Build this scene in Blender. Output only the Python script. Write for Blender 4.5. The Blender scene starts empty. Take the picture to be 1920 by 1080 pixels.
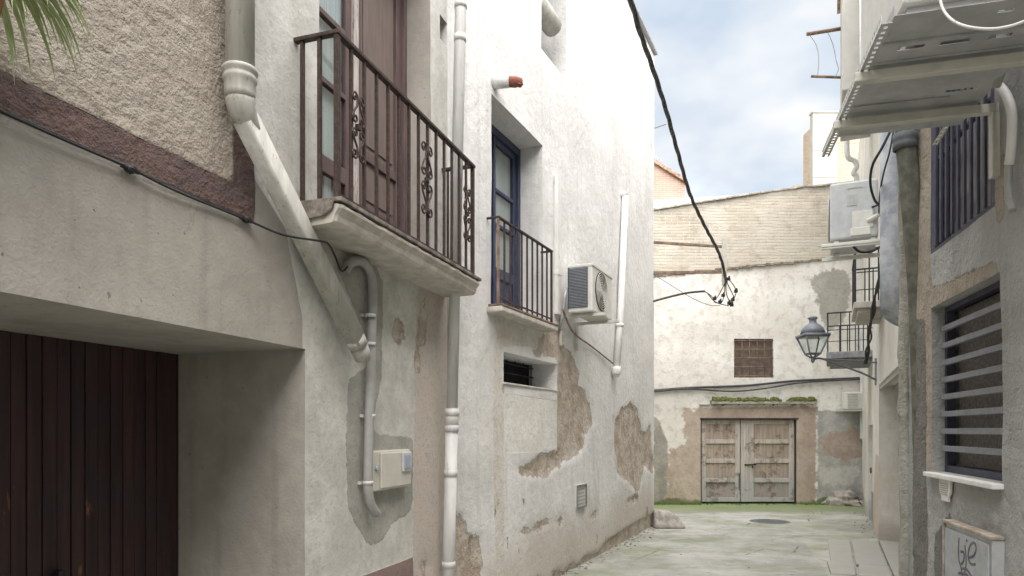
import bpy, math, random
import numpy as np
from mathutils import Vector, Matrix, noise as mn
R = math.radians
random.seed(7)

# ------------------------------------------------------------------ camera, sky, sun, exposure
F_PX, HZ, EYE = 1300.0, 808.0, 1.9
cam_d = bpy.data.cameras.new('camera'); cam = bpy.data.objects.new('camera', cam_d)
bpy.context.scene.collection.objects.link(cam)
cam.location = (0, 0, EYE); cam.rotation_euler = (R(90), 0, 0)
cam_d.sensor_width = 36; cam_d.lens = 36 * F_PX / 1920
cam_d.shift_y = (HZ - 540) / 1920
cam_d.clip_start = 0.05; cam_d.clip_end = 1000
bpy.context.scene.camera = cam
sc = bpy.context.scene
sc.view_settings.view_transform = 'Standard'; sc.view_settings.look = 'None'
sc.view_settings.gamma = 1; sc.view_settings.exposure = 1.88
sc.cycles.max_bounces = 5; sc.cycles.diffuse_bounces = 3; sc.cycles.adaptive_threshold = .02; sc.cycles.caustics_reflective = False; sc.cycles.caustics_refractive = False; sc.cycles.glossy_bounces = 2; sc.cycles.transmission_bounces = 3; sc.cycles.transparent_max_bounces = 6
SUN_EL, SUN_AZ = 64, 150          # azimuth clockwise from +Y
world = bpy.data.worlds.new('World'); sc.world = world; world.use_nodes = True
wt = world.node_tree; wn = wt.nodes; wl = wt.links
bg = wn['Background']; bg.inputs['Strength'].default_value = 0.073
sky = wn.new('ShaderNodeTexSky'); sky.sky_type = 'NISHITA'; sky.sun_disc = False
sky.sun_elevation = R(SUN_EL); sky.sun_rotation = R(SUN_AZ); sky.air_density = 1.0; sky.dust_density = 1.2
tc = wn.new('ShaderNodeTexCoord')
mp = wn.new('ShaderNodeMapping'); mp.inputs['Scale'].default_value = (1, 1, 1.7); mp.inputs['Location'].default_value = (0.35, 0.1, 0.42)
cn = wn.new('ShaderNodeTexNoise'); cn.inputs['Scale'].default_value = 2.6; cn.inputs['Detail'].default_value = 6; cn.inputs['Roughness'].default_value = 0.52
cn.inputs['Distortion'].default_value = 0.25
cr = wn.new('ShaderNodeMapRange'); cr.interpolation_type = 'SMOOTHSTEP'
cr.inputs['From Min'].default_value = 0.34; cr.inputs['From Max'].default_value = 0.56
c2 = wn.new('ShaderNodeTexNoise'); c2.inputs['Scale'].default_value = 3.4; c2.inputs['Detail'].default_value = 4
cc = wn.new('ShaderNodeMix'); cc.data_type = 'RGBA'
cc.inputs[6].default_value = (2.35, 2.75, 3.25, 1); cc.inputs[7].default_value = (3.75, 3.8, 3.85, 1)
c2r = wn.new('ShaderNodeMapRange'); c2r.inputs['From Min'].default_value = 0.38; c2r.inputs['From Max'].default_value = 0.56
mx = wn.new('ShaderNodeMix'); mx.data_type = 'RGBA'
boost = wn.new('ShaderNodeMix'); boost.data_type = 'RGBA'; boost.blend_type = 'MULTIPLY'; boost.inputs[0].default_value = 1
boost.inputs[7].default_value = (2.9, 2.0, 1.35, 1)
wl.new(tc.outputs['Generated'], mp.inputs[0]); wl.new(mp.outputs[0], cn.inputs[0]); wl.new(mp.outputs[0], c2.inputs[0])
wl.new(cn.outputs[0], cr.inputs[0]); wl.new(c2.outputs[0], c2r.inputs[0]); wl.new(c2r.outputs[0], cc.inputs[0])
wl.new(sky.outputs[0], boost.inputs[6]); wl.new(boost.outputs[2], mx.inputs[6]); wl.new(cc.outputs[2], mx.inputs[7])
wl.new(cr.outputs[0], mx.inputs[0]); wl.new(mx.outputs[2], bg.inputs[0])
sd = bpy.data.lights.new('sun', 'SUN'); sd.energy = 3.0; sd.angle = R(95); sd.color = (1, 0.995, 0.985)
sun = bpy.data.objects.new('sun', sd); sc.collection.objects.link(sun)
_v = Vector((math.sin(R(SUN_AZ)) * math.cos(R(SUN_EL)), math.cos(R(SUN_AZ)) * math.cos(R(SUN_EL)), math.sin(R(SUN_EL))))
sun.rotation_euler = _v.to_track_quat('Z', 'Y').to_euler(); sun.location = _v * 40

# ------------------------------------------------------------------ wall frames
class Wall:
    """A vertical wall plane: u runs along it (away from the camera), off is metres out of it, h is height."""
    def __init__(s, p0, d, o):
        s.p0 = Vector(p0); s.d = Vector(d).normalized(); s.n = Vector((-s.d.y, s.d.x)); s.o = o
        s.M = Matrix(((s.d.x, s.n.x, 0, s.p0.x), (s.d.y, s.n.y, 0, s.p0.y), (0, 0, 1, 0), (0, 0, 0, 1)))
    def L(s, u, off, h): return Vector((u, s.o * off, h))
    def P(s, u, off, h): return s.M @ s.L(u, off, h)
    def hit(s, px, py=HZ, off=0.0):
        t = (px - 960) / F_PX
        q = s.p0 + s.n * (s.o * off)
        u = (t * q.y - q.x) / (s.d.x - t * s.d.y)
        return u, EYE + (HZ - py) / F_PX * (q.y + u * s.d.y)
    def u(s, px, off=0.0): return s.hit(px, HZ, off)[0]
    def hp(s, pts, off=0.0): return [s.hit(x, y, off) for x, y in pts]
F = Wall((-2.708, 0), (0.33, 1), -1)     # old house on the left with garage and balcony
W = Wall((-3.534, 0), (0.46, 1), -1)     # white house
R1 = Wall((1.75, 0), (0.27, 1), 1)       # near house on the right
R2 = Wall((0.81, 0), (0.46, 1), 1)       # far house on the right
E = Wall((0, 18.0), (1, 0), -1)          # building closing the alley
def cam_pt(px, py, Y): return Vector(((px - 960) / F_PX * Y, Y, EYE + (HZ - py) / F_PX * Y))

# ------------------------------------------------------------------ objects
def props(o, label=None, cat=None, group=None, kind=None):
    if label: o['label'] = label
    if cat: o['category'] = cat
    if group: o['group'] = group
    if kind: o['kind'] = kind
    return o
def root(name, M, label, cat, group=None):
    o = bpy.data.objects.new(name, None); sc.collection.objects.link(o)
    o.empty_display_size = 0.2
    o.matrix_world = M
    return props(o, label, cat, group)
def copy_tree(o, parent=None):
    c = o.copy(); sc.collection.objects.link(c)
    if parent is not None: c.parent = parent
    for ch in list(o.children): copy_tree(ch, c)
    return c

class MB:
    def __init__(s): s.v = []; s.f = []; s.sm = []
    def quadbox(s, P):   # 8 points bottom 4 then top 4
        b = len(s.v); s.v += [tuple(p) for p in P]
        for q in ((0,3,2,1),(4,5,6,7),(0,1,5,4),(1,2,6,5),(2,3,7,6),(3,0,4,7)):
            s.f.append(tuple(b + i for i in q)); s.sm.append(False)
        return s
    def box(s, a, b):
        x0,x1 = sorted((a[0],b[0])); y0,y1 = sorted((a[1],b[1])); z0,z1 = sorted((a[2],b[2]))
        return s.quadbox([(x0,y0,z0),(x1,y0,z0),(x1,y1,z0),(x0,y1,z0),(x0,y0,z1),(x1,y0,z1),(x1,y1,z1),(x0,y1,z1)])
    def tube(s, pts, r, n=10, cap=True, flat=None, ref=None):
        pts = [Vector(p) for p in pts]; k = len(pts)
        rs = r if isinstance(r, (list, tuple)) else [r] * k
        b = len(s.v); up = None
        for i, p in enumerate(pts):
            t = (pts[min(i+1,k-1)] - pts[max(i-1,0)])
            if t.length < 1e-9: t = Vector((0,0,1))
            t.normalize()
            if up is None:
                up = Vector(ref) if ref is not None else (Vector((0,0,1)) if abs(t.z) < 0.9 else Vector((1,0,0)))
            x = (up - t * up.dot(t))
            if x.length < 1e-6: x = t.orthogonal()
            x.normalize(); up = x; y = t.cross(x)
            ry = rs[i] * (flat if flat else 1)
            for j in range(n):
                a = 2 * math.pi * (j + .5) / n
                s.v.append(tuple(p + x * math.cos(a) * rs[i] + y * math.sin(a) * ry))
        for i in range(k-1):
            for j in range(n):
                j2 = (j+1) % n
                s.f.append((b+i*n+j, b+i*n+j2, b+(i+1)*n+j2, b+(i+1)*n+j)); s.sm.append(n > 5)
        if cap:
            s.f.append(tuple(b+j for j in reversed(range(n)))); s.sm.append(False)
            s.f.append(tuple(b+(k-1)*n+j for j in range(n))); s.sm.append(False)
        return s
    def lathe(s, prof, n=20, c=(0,0,0), axis='z'):
        b = len(s.v); k = len(prof)
        for r, z in prof:
            for j in range(n):
                a = 2*math.pi*j/n
                p = (r*math.cos(a), r*math.sin(a), z)
                if axis == 'y': p = (p[0], p[2], p[1])
                if axis == 'x': p = (p[2], p[0], p[1])
                s.v.append((c[0]+p[0], c[1]+p[1], c[2]+p[2]))
        for i in range(k-1):
            for j in range(n):
                j2 = (j+1)%n
                s.f.append((b+i*n+j, b+i*n+j2, b+(i+1)*n+j2, b+(i+1)*n+j)); s.sm.append(True)
        return s
    def poly(s, pts):
        b = len(s.v); s.v += [tuple(p) for p in pts]; s.f.append(tuple(range(b, b+len(pts)))); s.sm.append(False); return s
    def prism(s, pts, d):   # polygon pts extruded by vector d
        n = len(pts); b = len(s.v); d = Vector(d)
        s.v += [tuple(Vector(p)) for p in pts] + [tuple(Vector(p)+d) for p in pts]
        s.f.append(tuple(range(b,b+n))); s.sm.append(False)
        s.f.append(tuple(range(b+2*n-1,b+n-1,-1))); s.sm.append(False)
        for i in range(n):
            j=(i+1)%n; s.f.append((b+i,b+n+i,b+n+j,b+j)); s.sm.append(False)
        return s
    def blob(s, c, r, seed=0, nu=14, nv=9, amp=0.25):
        b = len(s.v); c = Vector(c)
        for i in range(nv+1):
            th = math.pi*i/nv
            for j in range(nu):
                a = 2*math.pi*j/nu
                d = Vector((math.sin(th)*math.cos(a), math.sin(th)*math.sin(a), math.cos(th)))
                k = 1 + amp*mn.noise(d*1.7 + Vector((seed*3.1, 0, 0))) + amp*.4*mn.noise(d*4.1 + Vector((seed*3.1, 5, 0)))
                s.v.append((c.x+d.x*r[0]*k, c.y+d.y*r[1]*k, c.z+d.z*r[2]*k))
        for i in range(nv):
            for j in range(nu):
                j2=(j+1)%nu
                s.f.append((b+i*nu+j,b+(i+1)*nu+j,b+(i+1)*nu+j2,b+i*nu+j2)); s.sm.append(False)
        return s
    def build(s, name, mat, parent=None, bevel=0, label=None):
        me = bpy.data.meshes.new(name); me.from_pydata(s.v, [], s.f)
        me.polygons.foreach_set('use_smooth', s.sm)
        me.update()
        import bmesh
        bm = bmesh.new(); bm.from_mesh(me); bmesh.ops.recalc_face_normals(bm, faces=bm.faces); bm.to_mesh(me); bm.free()
        o = bpy.data.objects.new(name, me); sc.collection.objects.link(o)
        me.materials.append(mat)
        if parent is not None: o.parent = parent
        if bevel:
            m = o.modifiers.new('bevel', 'BEVEL'); m.width = bevel; m.segments = 2; m.limit_method = 'ANGLE'; m.angle_limit = R(40)
        if label: o['label'] = label
        return o

# ------------------------------------------------------------------ materials
class NT:
    def __init__(s, name):
        s.m = bpy.data.materials.new(name); s.m.use_nodes = True; s.t = s.m.node_tree; s.n = s.t.nodes; s.b = s.n['Principled BSDF']
        s.tc = s.n.new('ShaderNodeTexCoord'); s.co = s.tc.outputs['Object']
    def put(s, sock, v):
        if hasattr(v, 'links') or isinstance(v, bpy.types.NodeSocket): s.t.links.new(v, sock)
        else:
            if isinstance(v, (tuple, list)) and len(v) == 3 and sock.type == 'RGBA': v = (*v, 1)
            sock.default_value = v
    def mapv(s, sc_=(1,1,1), rot=(0,0,0), loc=(0,0,0), vec=None):
        n = s.n.new('ShaderNodeMapping'); s.put(n.inputs[0], vec or s.co)
        n.inputs['Scale'].default_value = sc_; n.inputs['Rotation'].default_value = rot; n.inputs['Location'].default_value = loc
        return n.outputs[0]
    def noise(s, scale, detail=4, rough=.55, vec=None, dist=0):
        n = s.n.new('ShaderNodeTexNoise'); s.put(n.inputs['Vector'], vec or s.co)
        n.inputs['Scale'].default_value = scale; n.inputs['Detail'].default_value = detail; n.inputs['Roughness'].default_value = rough; n.inputs['Distortion'].default_value = dist
        return n.outputs[0]
    def vor(s, scale, vec=None, feat='F1'):
        n = s.n.new('ShaderNodeTexVoronoi'); n.feature = feat; s.put(n.inputs['Vector'], vec or s.co); n.inputs['Scale'].default_value = scale
        return n.outputs['Distance']
    def ramp(s, v, a, b, lo=0., hi=1.):
        n = s.n.new('ShaderNodeMapRange'); n.interpolation_type = 'SMOOTHSTEP'; s.put(n.inputs[0], v)
        n.inputs[1].default_value = a; n.inputs[2].default_value = b; n.inputs[3].default_value = lo; n.inputs[4].default_value = hi
        return n.outputs[0]
    def math(s, op, a, b=0., c=0.):
        n = s.n.new('ShaderNodeMath'); n.operation = op; s.put(n.inputs[0], a); s.put(n.inputs[1], b); s.put(n.inputs[2], c); return n.outputs[0]
    def mix(s, f, a, b, mode='MIX'):
        n = s.n.new('ShaderNodeMix'); n.data_type = 'RGBA'; n.blend_type = mode; s.put(n.inputs[0], f); s.put(n.inputs[6], a); s.put(n.inputs[7], b); return n.outputs[2]
    def sep(s, vec=None):
        n = s.n.new('ShaderNodeSeparateXYZ'); s.put(n.inputs[0], vec or s.co); return n.outputs
    def attr(s, name):
        n = s.n.new('ShaderNodeAttribute'); n.attribute_name = name; return n.outputs['Fac']
    def bump(s, h, dist, strength=1., normal=None):
        n = s.n.new('ShaderNodeBump'); s.put(n.inputs['Height'], h); n.inputs['Distance'].default_value = dist; n.inputs['Strength'].default_value = strength
        if normal is not None: s.put(n.inputs['Normal'], normal)
        return n.outputs[0]
    def done(s, col, rough=.8, normal=None, metal=0., spec=.3):
        s.put(s.b.inputs['Base Color'], col); s.put(s.b.inputs['Roughness'], rough); s.b.inputs['Metallic'].default_value = metal
        s.b.inputs['Specular IOR Level'].default_value = spec
        if normal is not None: s.put(s.b.inputs['Normal'], normal)
        return s.m

def plaster(name, c1, c2, layers=(), bumpd=.01, fine=.003, chips=None, streak=.12, base_dirt=None, strokes=0, rough=.9, cracks=0):
    """layers: (attribute, colour a, colour b, edge noise, height step m, relief m)"""
    t = NT(name)
    n1 = t.noise(.9, 5, .6); n2 = t.noise(9, 5, .6); n3 = t.noise(55, 4, .6)
    col = t.mix(t.ramp(n1, .38, .62), c1, c2)
    # vertical rain streaks
    st = t.noise(1, 5, .6, vec=t.mapv((7, 7, .55)))
    dark = tuple(c * .62 for c in c1)
    col = t.mix(t.math('MULTIPLY', t.ramp(st, .5, .72), streak * 2.2), col, dark)
    col = t.mix(t.math('MULTIPLY', t.ramp(n2, .48, .68), .16), col, tuple(c * .7 for c in c2))
    lum = t.ramp(n2, .3, .5); col = t.mix(t.math('MULTIPLY', t.math('SUBTRACT', 1., lum), .3), col, tuple(min(.85, c * 1.12) for c in c1))
    pits = t.ramp(t.noise(26, 3, .5), .70, .74)
    col = t.mix(t.math('MULTIPLY', pits, .45), col, tuple(c * .35 for c in c1))
    h = t.math('MULTIPLY', n2, bumpd)
    h = t.math('ADD', h, t.math('MULTIPLY', n3, fine))
    h = t.math('SUBTRACT', h, t.math('MULTIPLY', pits, .004))
    if strokes:
        sv = t.mapv((1, 1, 3.2), (0, R(38), 0)); s1 = t.noise(16, 3, .6, vec=sv)
        h = t.math('ADD', h, t.math('MULTIPLY', s1, strokes))
    if cracks:
        cvv = t.math('ADD', t.vor(.62, vec=t.mapv((1,1,.6), loc=(.4,.1,.7)), feat='DISTANCE_TO_EDGE'), t.math('MULTIPLY', t.math('SUBTRACT', n2, .5), .07))
        ckk = t.math('MULTIPLY', t.ramp(t.math('ABSOLUTE', cvv), 0, .003, 1, 0), t.ramp(n1, .50, .56))
        col = t.mix(t.math('MULTIPLY', ckk, .5), col, (.22,.19,.16))
    z = t.sep()[2]
    if base_dirt:
        hh, dc = base_dirt
        g = t.math('ADD', t.ramp(z, 0, hh, 1, 0), t.math('MULTIPLY', t.math('SUBTRACT', n1, .5), .9))
        col = t.mix(t.math('MULTIPLY', t.ramp(g, .35, .95), .75), col, dc)
    if layers:
        wnz = t.math('SUBTRACT', t.math('ADD', t.math('MULTIPLY', t.noise(4.5, 6, .72), .75), t.math('MULTIPLY', n1, .25)), .5)
        lnz = t.ramp(t.noise(3.3, 4, .65), .36, .62); l2z = t.ramp(t.noise(21, 4, .7), .5, .66); hnz = t.noise(12, 4, .7); hz2 = t.math('SUBTRACT', hnz, .5)
    for (an, ca, cb, en, step, relief) in layers:
        a = t.attr(an)
        wob = t.math('ADD', t.math('MULTIPLY', wnz, en), t.math('MULTIPLY', hz2, min(.05, en*.35)))
        m = t.ramp(t.math('ADD', a, wob), -.004, .004)
        lc = t.mix(lnz, ca, cb)
        lc = t.mix(t.math('MULTIPLY', l2z, .4), lc, tuple(c * .55 for c in ca))
        if relief > .008:   # shade of the crumbling lip, painted as a dark line along the break
            rim = t.ramp(t.math('ABSOLUTE', t.math('ADD', t.math('ADD', a, wob), .004)), 0, .012, 1, 0)
            lc = t.mix(m, col, lc); lc = t.mix(t.math('MULTIPLY', rim, .4), lc, tuple(c * .4 for c in ca)); col = lc
        else:
            col = t.mix(m, col, lc)
        lh = t.math('ADD', t.math('MULTIPLY', hnz, relief), -step)
        h = t.math('ADD', h, t.math('MULTIPLY', m, lh))
    if chips:
        amt, ctop, cc_ = chips
        g = t.math('ADD', t.noise(3.1, 5, .62, vec=t.mapv((1, 1, .7))), t.ramp(z, 0, ctop, amt, 0))
        m = t.ramp(g, .705, .712)
        col = t.mix(m, col, cc_)
        h = t.math('SUBTRACT', h, t.math('MULTIPLY', m, .008))
    return t.done(col, rough, t.bump(h, 1.0, 1.0), spec=.2)

def plain(name, c, rough=.6, metal=0., vary=.15, bump=.0008, c2=None, spec=.4, wear=None, scale=12, grain=None):
    t = NT(name)
    vec = t.mapv(grain) if grain else t.co
    n = t.noise(scale, 5, .6, vec=vec)
    col = t.mix(t.ramp(n, .35, .65), tuple(x*(1-vary) for x in c), c2 or tuple(min(1, x*(1+vary)) for x in c))
    if wear:
        wc, th = wear
        m = t.ramp(t.noise(scale*2.2, 6, .7, vec=vec), th, th+.03); col = t.mix(m, col, wc)
    g = t.ramp(t.noise(2.5, 4, .6), .5, .7); col = t.mix(t.math('MULTIPLY', g, .25), col, tuple(x*.6 for x in c))
    return t.done(col, rough, t.bump(n, bump), metal, spec)

M = {}
PEEL = ('peel', (.42,.345,.275), (.56,.51,.44), .32, .022, .03)
M['old'] = plaster('old_plaster', (.40,.38,.34), (.33,.31,.275), [
    ('stucco', (.39,.35,.295), (.33,.29,.24), .01, 0, .028),
    ('band', (.15,.10,.09), (.11,.08,.075), .012, 0, .026),
    ('white', (.62,.61,.57), (.50,.49,.45), .03, 0, .004),
    ('pink', (.54,.47,.41), (.50,.46,.41), .16, 0, .005),
    ('mortar', (.41,.40,.36), (.33,.325,.295), .14, -.003, .004),
    ('plinth', (.27,.20,.18), (.22,.17,.155), .02, -.003, .003),
    PEEL], bumpd=.0045, fine=.003, chips=(.02, 1.0, (.3,.24,.19)), streak=.2, cracks=1)
M['white'] = plaster('whitewashed_plaster', (.74,.735,.715), (.655,.65,.63), [
    ('panel', (.78,.765,.72), (.70,.68,.63), .02, .004, .003),
    ('seam', (.60,.57,.51), (.68,.65,.60), .2, .002, .006),
    PEEL], bumpd=.014, fine=.004, chips=(.095, 2.0, (.36,.30,.24)), streak=.16, cracks=1, base_dirt=(1.7, (.52,.47,.40)))
M['grey_stucco'] = plaster('grey_rough_stucco', (.325,.325,.31), (.43,.43,.415), [
    ('light', (.42,.37,.31), (.36,.31,.25), .12, 0, .01),
    ('dark', (.17,.165,.15), (.22,.21,.19), .2, 0, .008)], bumpd=.045, fine=.014, streak=.2)
M['far_white'] = plaster('far_house_plaster', (.74,.72,.67), (.64,.61,.55), [
    ('stain', (.52,.42,.34), (.58,.50,.43), .2, 0, .004), ('dark', (.36,.35,.32), (.46,.44,.40), .2, 0, .004)],
    bumpd=.01, fine=.004, chips=(.05, 1.2, (.36,.3,.24)), streak=.12, base_dirt=(.8, (.4,.37,.32)))

def end_mat():
    t = NT('end_wall_plaster')
    n1 = t.noise(.8, 6, .65); n2 = t.noise(5, 6, .68); n3 = t.noise(30, 4, .6)
    col = t.mix(t.ramp(n1, .4, .6), (.84,.82,.77), (.74,.71,.65))
    col = t.mix(t.math('MULTIPLY', t.ramp(n2, .5, .62), .45), col, (.50,.45,.38))
    col = t.mix(t.math('MULTIPLY', t.ramp(t.noise(2.2, 6, .7), .55, .66), .5), col, (.48,.47,.44))
    h = t.math('ADD', t.math('MULTIPLY', n2, .02), t.math('MULTIPLY', n3, .006))
    wnz = t.math('SUBTRACT', t.noise(3.2, 6, .68), .5); lnz = t.ramp(t.noise(2.1, 4, .7), .4, .62); l2z = t.ramp(t.noise(11, 4, .7), .52, .62)
    for an, ca, cb, en in (('grey_left', (.40,.38,.33), (.30,.29,.26), .2), ('ochre', (.53,.45,.37), (.44,.36,.29), .35),
                           ('surround', (.50,.41,.34), (.42,.33,.27), .08), ('grey_right', (.50,.49,.46), (.36,.36,.345), .2), ('pale', (.62,.59,.54), (.5,.49,.46), .3),
                           ('brown_right', (.40,.32,.265), (.47,.40,.34), .6), ('corbel', (.46,.44,.39), (.38,.37,.33), .25)):
        m = t.ramp(t.math('ADD', t.attr(an), t.math('MULTIPLY', wnz, en*2)), -.03, .03)
        lc = t.mix(lnz, ca, cb)
        lc = t.mix(t.math('MULTIPLY', l2z, .4), lc, tuple(c*.62 for c in ca))
        col = t.mix(m, col, lc)
    # brick part
    x = t.sep(); cb_ = t.n.new('ShaderNodeCombineXYZ'); t.put(cb_.inputs[0], x[0]); t.put(cb_.inputs[1], x[2])
    wv = t.n.new('ShaderNodeVectorMath'); wv.operation = 'ADD'; nz = t.n.new('ShaderNodeTexNoise'); t.put(nz.inputs['Vector'], t.co); nz.inputs['Scale'].default_value = 1.5
    sc2 = t.n.new('ShaderNodeVectorMath'); sc2.operation = 'SCALE'; t.put(sc2.inputs[0], nz.outputs['Color']); sc2.inputs['Scale'].default_value = .07
    t.put(wv.inputs[0], cb_.outputs[0]); t.put(wv.inputs[1], sc2.outputs[0])
    br = t.n.new('ShaderNodeTexBrick'); t.put(br.inputs['Vector'], wv.outputs[0])
    br.inputs['Color1'].default_value = (.60,.54,.44,1); br.inputs['Color2'].default_value = (.47,.41,.33,1); br.inputs['Mortar'].default_value = (.62,.58,.50,1)
    br.inputs['Scale'].default_value = 1; br.inputs['Mortar Size'].default_value = .013; br.inputs['Brick Width'].default_value = .31; br.inputs['Row Height'].default_value = .082
    br.inputs['Mortar Smooth'].default_value = .35
    bc = t.mix(t.math('MULTIPLY', t.ramp(n1, .42, .6), .6), br.outputs['Color'], (.66,.62,.54))
    bc = t.mix(t.math('MULTIPLY', t.ramp(t.noise(2.6, 5, .7), .52, .64), .5), bc, (.36,.31,.25))
    bm_ = t.ramp(t.math('ADD', t.attr('brick'), t.math('MULTIPLY', t.math('SUBTRACT', n2, .5), .06)), -.005, .005)
    col = t.mix(bm_, col, bc)
    top = t.ramp(t.math('ADD', t.attr('brick_top'), t.math('MULTIPLY', t.math('SUBTRACT', n2, .5), .3)), -.08, .08)
    col = t.mix(t.math('MULTIPLY', top, .55), col, (.33,.31,.28))
    h = t.math('ADD', h, t.math('MULTIPLY', t.math('MULTIPLY', br.outputs['Fac'], bm_), -.02))
    z = x[2]
    moss = t.ramp(t.math('ADD', t.ramp(z, 0, .42, 1, 0), t.math('MULTIPLY', t.math('SUBTRACT', t.noise(1.4, 5, .65), .5), 1.6)), .62, .9)
    col = t.mix(t.math('MULTIPLY', moss, .8), col, (.12,.15,.05))
    return t.done(col, .9, t.bump(h, 1.0), spec=.2)
M['end'] = end_mat()

def ground_mat():
    t = NT('worn_concrete')
    n1 = t.noise(.55, 6, .62); n2 = t.noise(4, 6, .65); n3 = t.noise(45, 4, .65)
    col = t.mix(t.ramp(n1, .4, .62), (.40,.39,.365), (.29,.285,.26))
    col = t.mix(t.math('MULTIPLY', t.ramp(n2, .48, .62), .5), col, (.20,.195,.17))
    col = t.mix(t.math('MULTIPLY', t.ramp(t.noise(2, 6, .75), .53, .62), .55), col, (.50,.485,.45))
    sp = t.sep()
    # strip of newer concrete down the alley
    ln = t.math('SUBTRACT', sp[0], t.math('MULTIPLY', sp[1], .30))
    strip = t.math('MULTIPLY', t.ramp(ln, 1.42, 1.44), t.ramp(ln, 2.30, 2.32, 1, 0))
    strip = t.math('MULTIPLY', strip, t.ramp(sp[1], 12.4, 12.45, 1, 0))
    col = t.mix(t.math('MULTIPLY', strip, .55), col, (.40,.385,.33))
    # mossy film: heavy at the end wall, broken streaks elsewhere
    endm = t.ramp(sp[1], 15.6, 17.9, 0, .75)
    st = t.math('ADD', t.math('MULTIPLY', t.noise(1.0, 6, .68, vec=t.mapv((.6, 1.1, 1), (0,0,R(12)))), .8), t.math('MULTIPLY', n2, .2))
    g = t.math('ADD', t.math('MULTIPLY', st, 1.0), endm)
    gm = t.ramp(g, .41, .68)
    gcol = t.mix(t.ramp(sp[1], 16.2, 17.8), (.175,.20,.105), (.15,.22,.045))
    col = t.mix(t.math('MULTIPLY', gm, .75), col, gcol)
    # cracks
    cv = t.vor(.75, vec=t.mapv((1,1,1), loc=(.3,.2,0)), feat='DISTANCE_TO_EDGE')
    ck = t.ramp(t.math('ADD', cv, t.math('MULTIPLY', t.math('SUBTRACT', n2, .5), .05)), .0, .007, 1, 0)
    ckm = t.math('MULTIPLY', ck, t.ramp(t.noise(.5, 2), .48, .56))
    col = t.mix(t.math('MULTIPLY', ckm, .8), col, (.10,.09,.075))
    jl = t.math('MULTIPLY', t.ramp(t.math('ABSOLUTE', t.math('SUBTRACT', t.math('FRACT', t.math('DIVIDE', t.math('ADD', sp[1], .9), 3.0)), .5)), 0, .004, 1, 0), .6)
    col = t.mix(jl, col, (.14,.13,.11))
    pe = t.ramp(t.noise(120, 2), .62, .7); col = t.mix(t.math('MULTIPLY', pe, .3), col, (.16,.15,.13))
    h = t.math('ADD', t.math('MULTIPLY', n2, .012), t.math('MULTIPLY', n3, .003))
    h = t.math('SUBTRACT', h, t.math('MULTIPLY', t.math('ADD', ckm, jl), .008))
    return t.done(col, t.ramp(n1, .3, .7, .55, .85), t.bump(h, 1.0), spec=.3)
M['ground'] = ground_mat()
M['iron'] = plain('rusty_brown_iron', (.055,.036,.03), .65, .1, .3, .001, wear=((.22,.17,.14), .66), scale=30)
M['iron_dark'] = plain('dark_iron', (.035,.035,.04), .6, .3, .2, .0006, wear=((.14,.08,.05), .7), scale=25)
M['bar_grey'] = plain('light_grey_painted_bars', (.20,.21,.23), .6, 0, .1, .0005, wear=((.2,.15,.11), .68), scale=18)
M['iron_grey'] = plain('blue_grey_painted_iron', (.17,.185,.21), .55, .1, .12, .0004, wear=((.2,.12,.08), .72))
M['iron_blue'] = plain('dark_blue_painted_bars', (.055,.057,.085), .6, .1, .2, .0005, wear=((.16,.12,.10), .7))
M['rust'] = plain('rust_painted_steel', (.22,.145,.115), .75, .1, .25, .001, c2=(.30,.21,.16))
M['pvc'] = plain('pale_painted_pipe', (.43,.42,.38), .62, 0, .12, .0012, wear=((.27,.25,.21), .60), scale=6, grain=(3,3,.5))
M['pvc_grey'] = plain('light_grey_pipe', (.58,.58,.56), .58, 0, .1, .0008, wear=((.36,.34,.30), .63), scale=5, grain=(3,3,.4))
M['pvc_white'] = plain('white_painted_pipe', (.70,.695,.665), .6, 0, .08, .0008, wear=((.46,.43,.38), .62), scale=6, grain=(2,2,.5))
M['conduit'] = plain('grey_conduit', (.34,.34,.32), .4, 0, .06, .0002)
M['flue'] = plain('blue_grey_flue', (.30,.335,.38), .75, 0, .18, .003, c2=(.44,.45,.46), wear=((.5,.49,.46), .66), scale=6)
M['green_pipe'] = plain('mossy_clay_pipe', (.115,.12,.095), .85, 0, .25, .004, c2=(.17,.16,.13), wear=((.24,.19,.14), .64), scale=9)
M['purple'] = plain('faded_purple_brown_wood', (.105,.072,.07), .6, 0, .15, .0012, c2=(.135,.092,.088), wear=((.36,.32,.30), .70), scale=6, grain=(5,5,.5))
M['purple_light'] = plain('bleached_wood', (.42,.38,.35), .7, 0, .2, .001, wear=((.16,.10,.10), .58), scale=8, grain=(5,5,.5))
M['brown_panel'] = plain('brown_panel_wood', (.15,.115,.10), .6, 0, .1, .0008, scale=6, grain=(5,5,.5))
M['blue'] = plain('blue_painted_wood', (.032,.044,.088), .5, 0, .15, .0008, c2=(.05,.062,.11), wear=((.30,.30,.30), .72), scale=10, grain=(4,4,.6))
M['curtain'] = plain('white_curtain', (.62,.62,.60), .9, 0, .12, .004, scale=4, grain=(14,14,.2))
M['ac'] = plain('aged_white_casing', (.66,.65,.60), .45, 0, .04, .0003)
M['ac_grey'] = plain('pale_grey_casing', (.50,.52,.52), .45, 0, .05, .0003)
M['ac_dirty'] = plain('dusty_zinc_sheet', (.45,.455,.455), .5, .2, .12, .0006, c2=(.52,.52,.515), wear=((.26,.28,.26), .68), scale=4)
M['bracket'] = plain('cream_steel_bracket', (.56,.545,.48), .5, .05, .08, .0004, wear=((.26,.17,.10), .71), scale=7)
M['coil'] = plain('blue_grey_fins', (.055,.075,.10), .55, .3, .2, .002, scale=60)
M['black'] = plain('black_rubber', (.018,.018,.02), .6, 0, .2, .0005)
M['cable'] = plain('weathered_black_cable', (.05,.047,.048), .7, 0, .25, .001, c2=(.09,.085,.085), scale=30)
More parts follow.
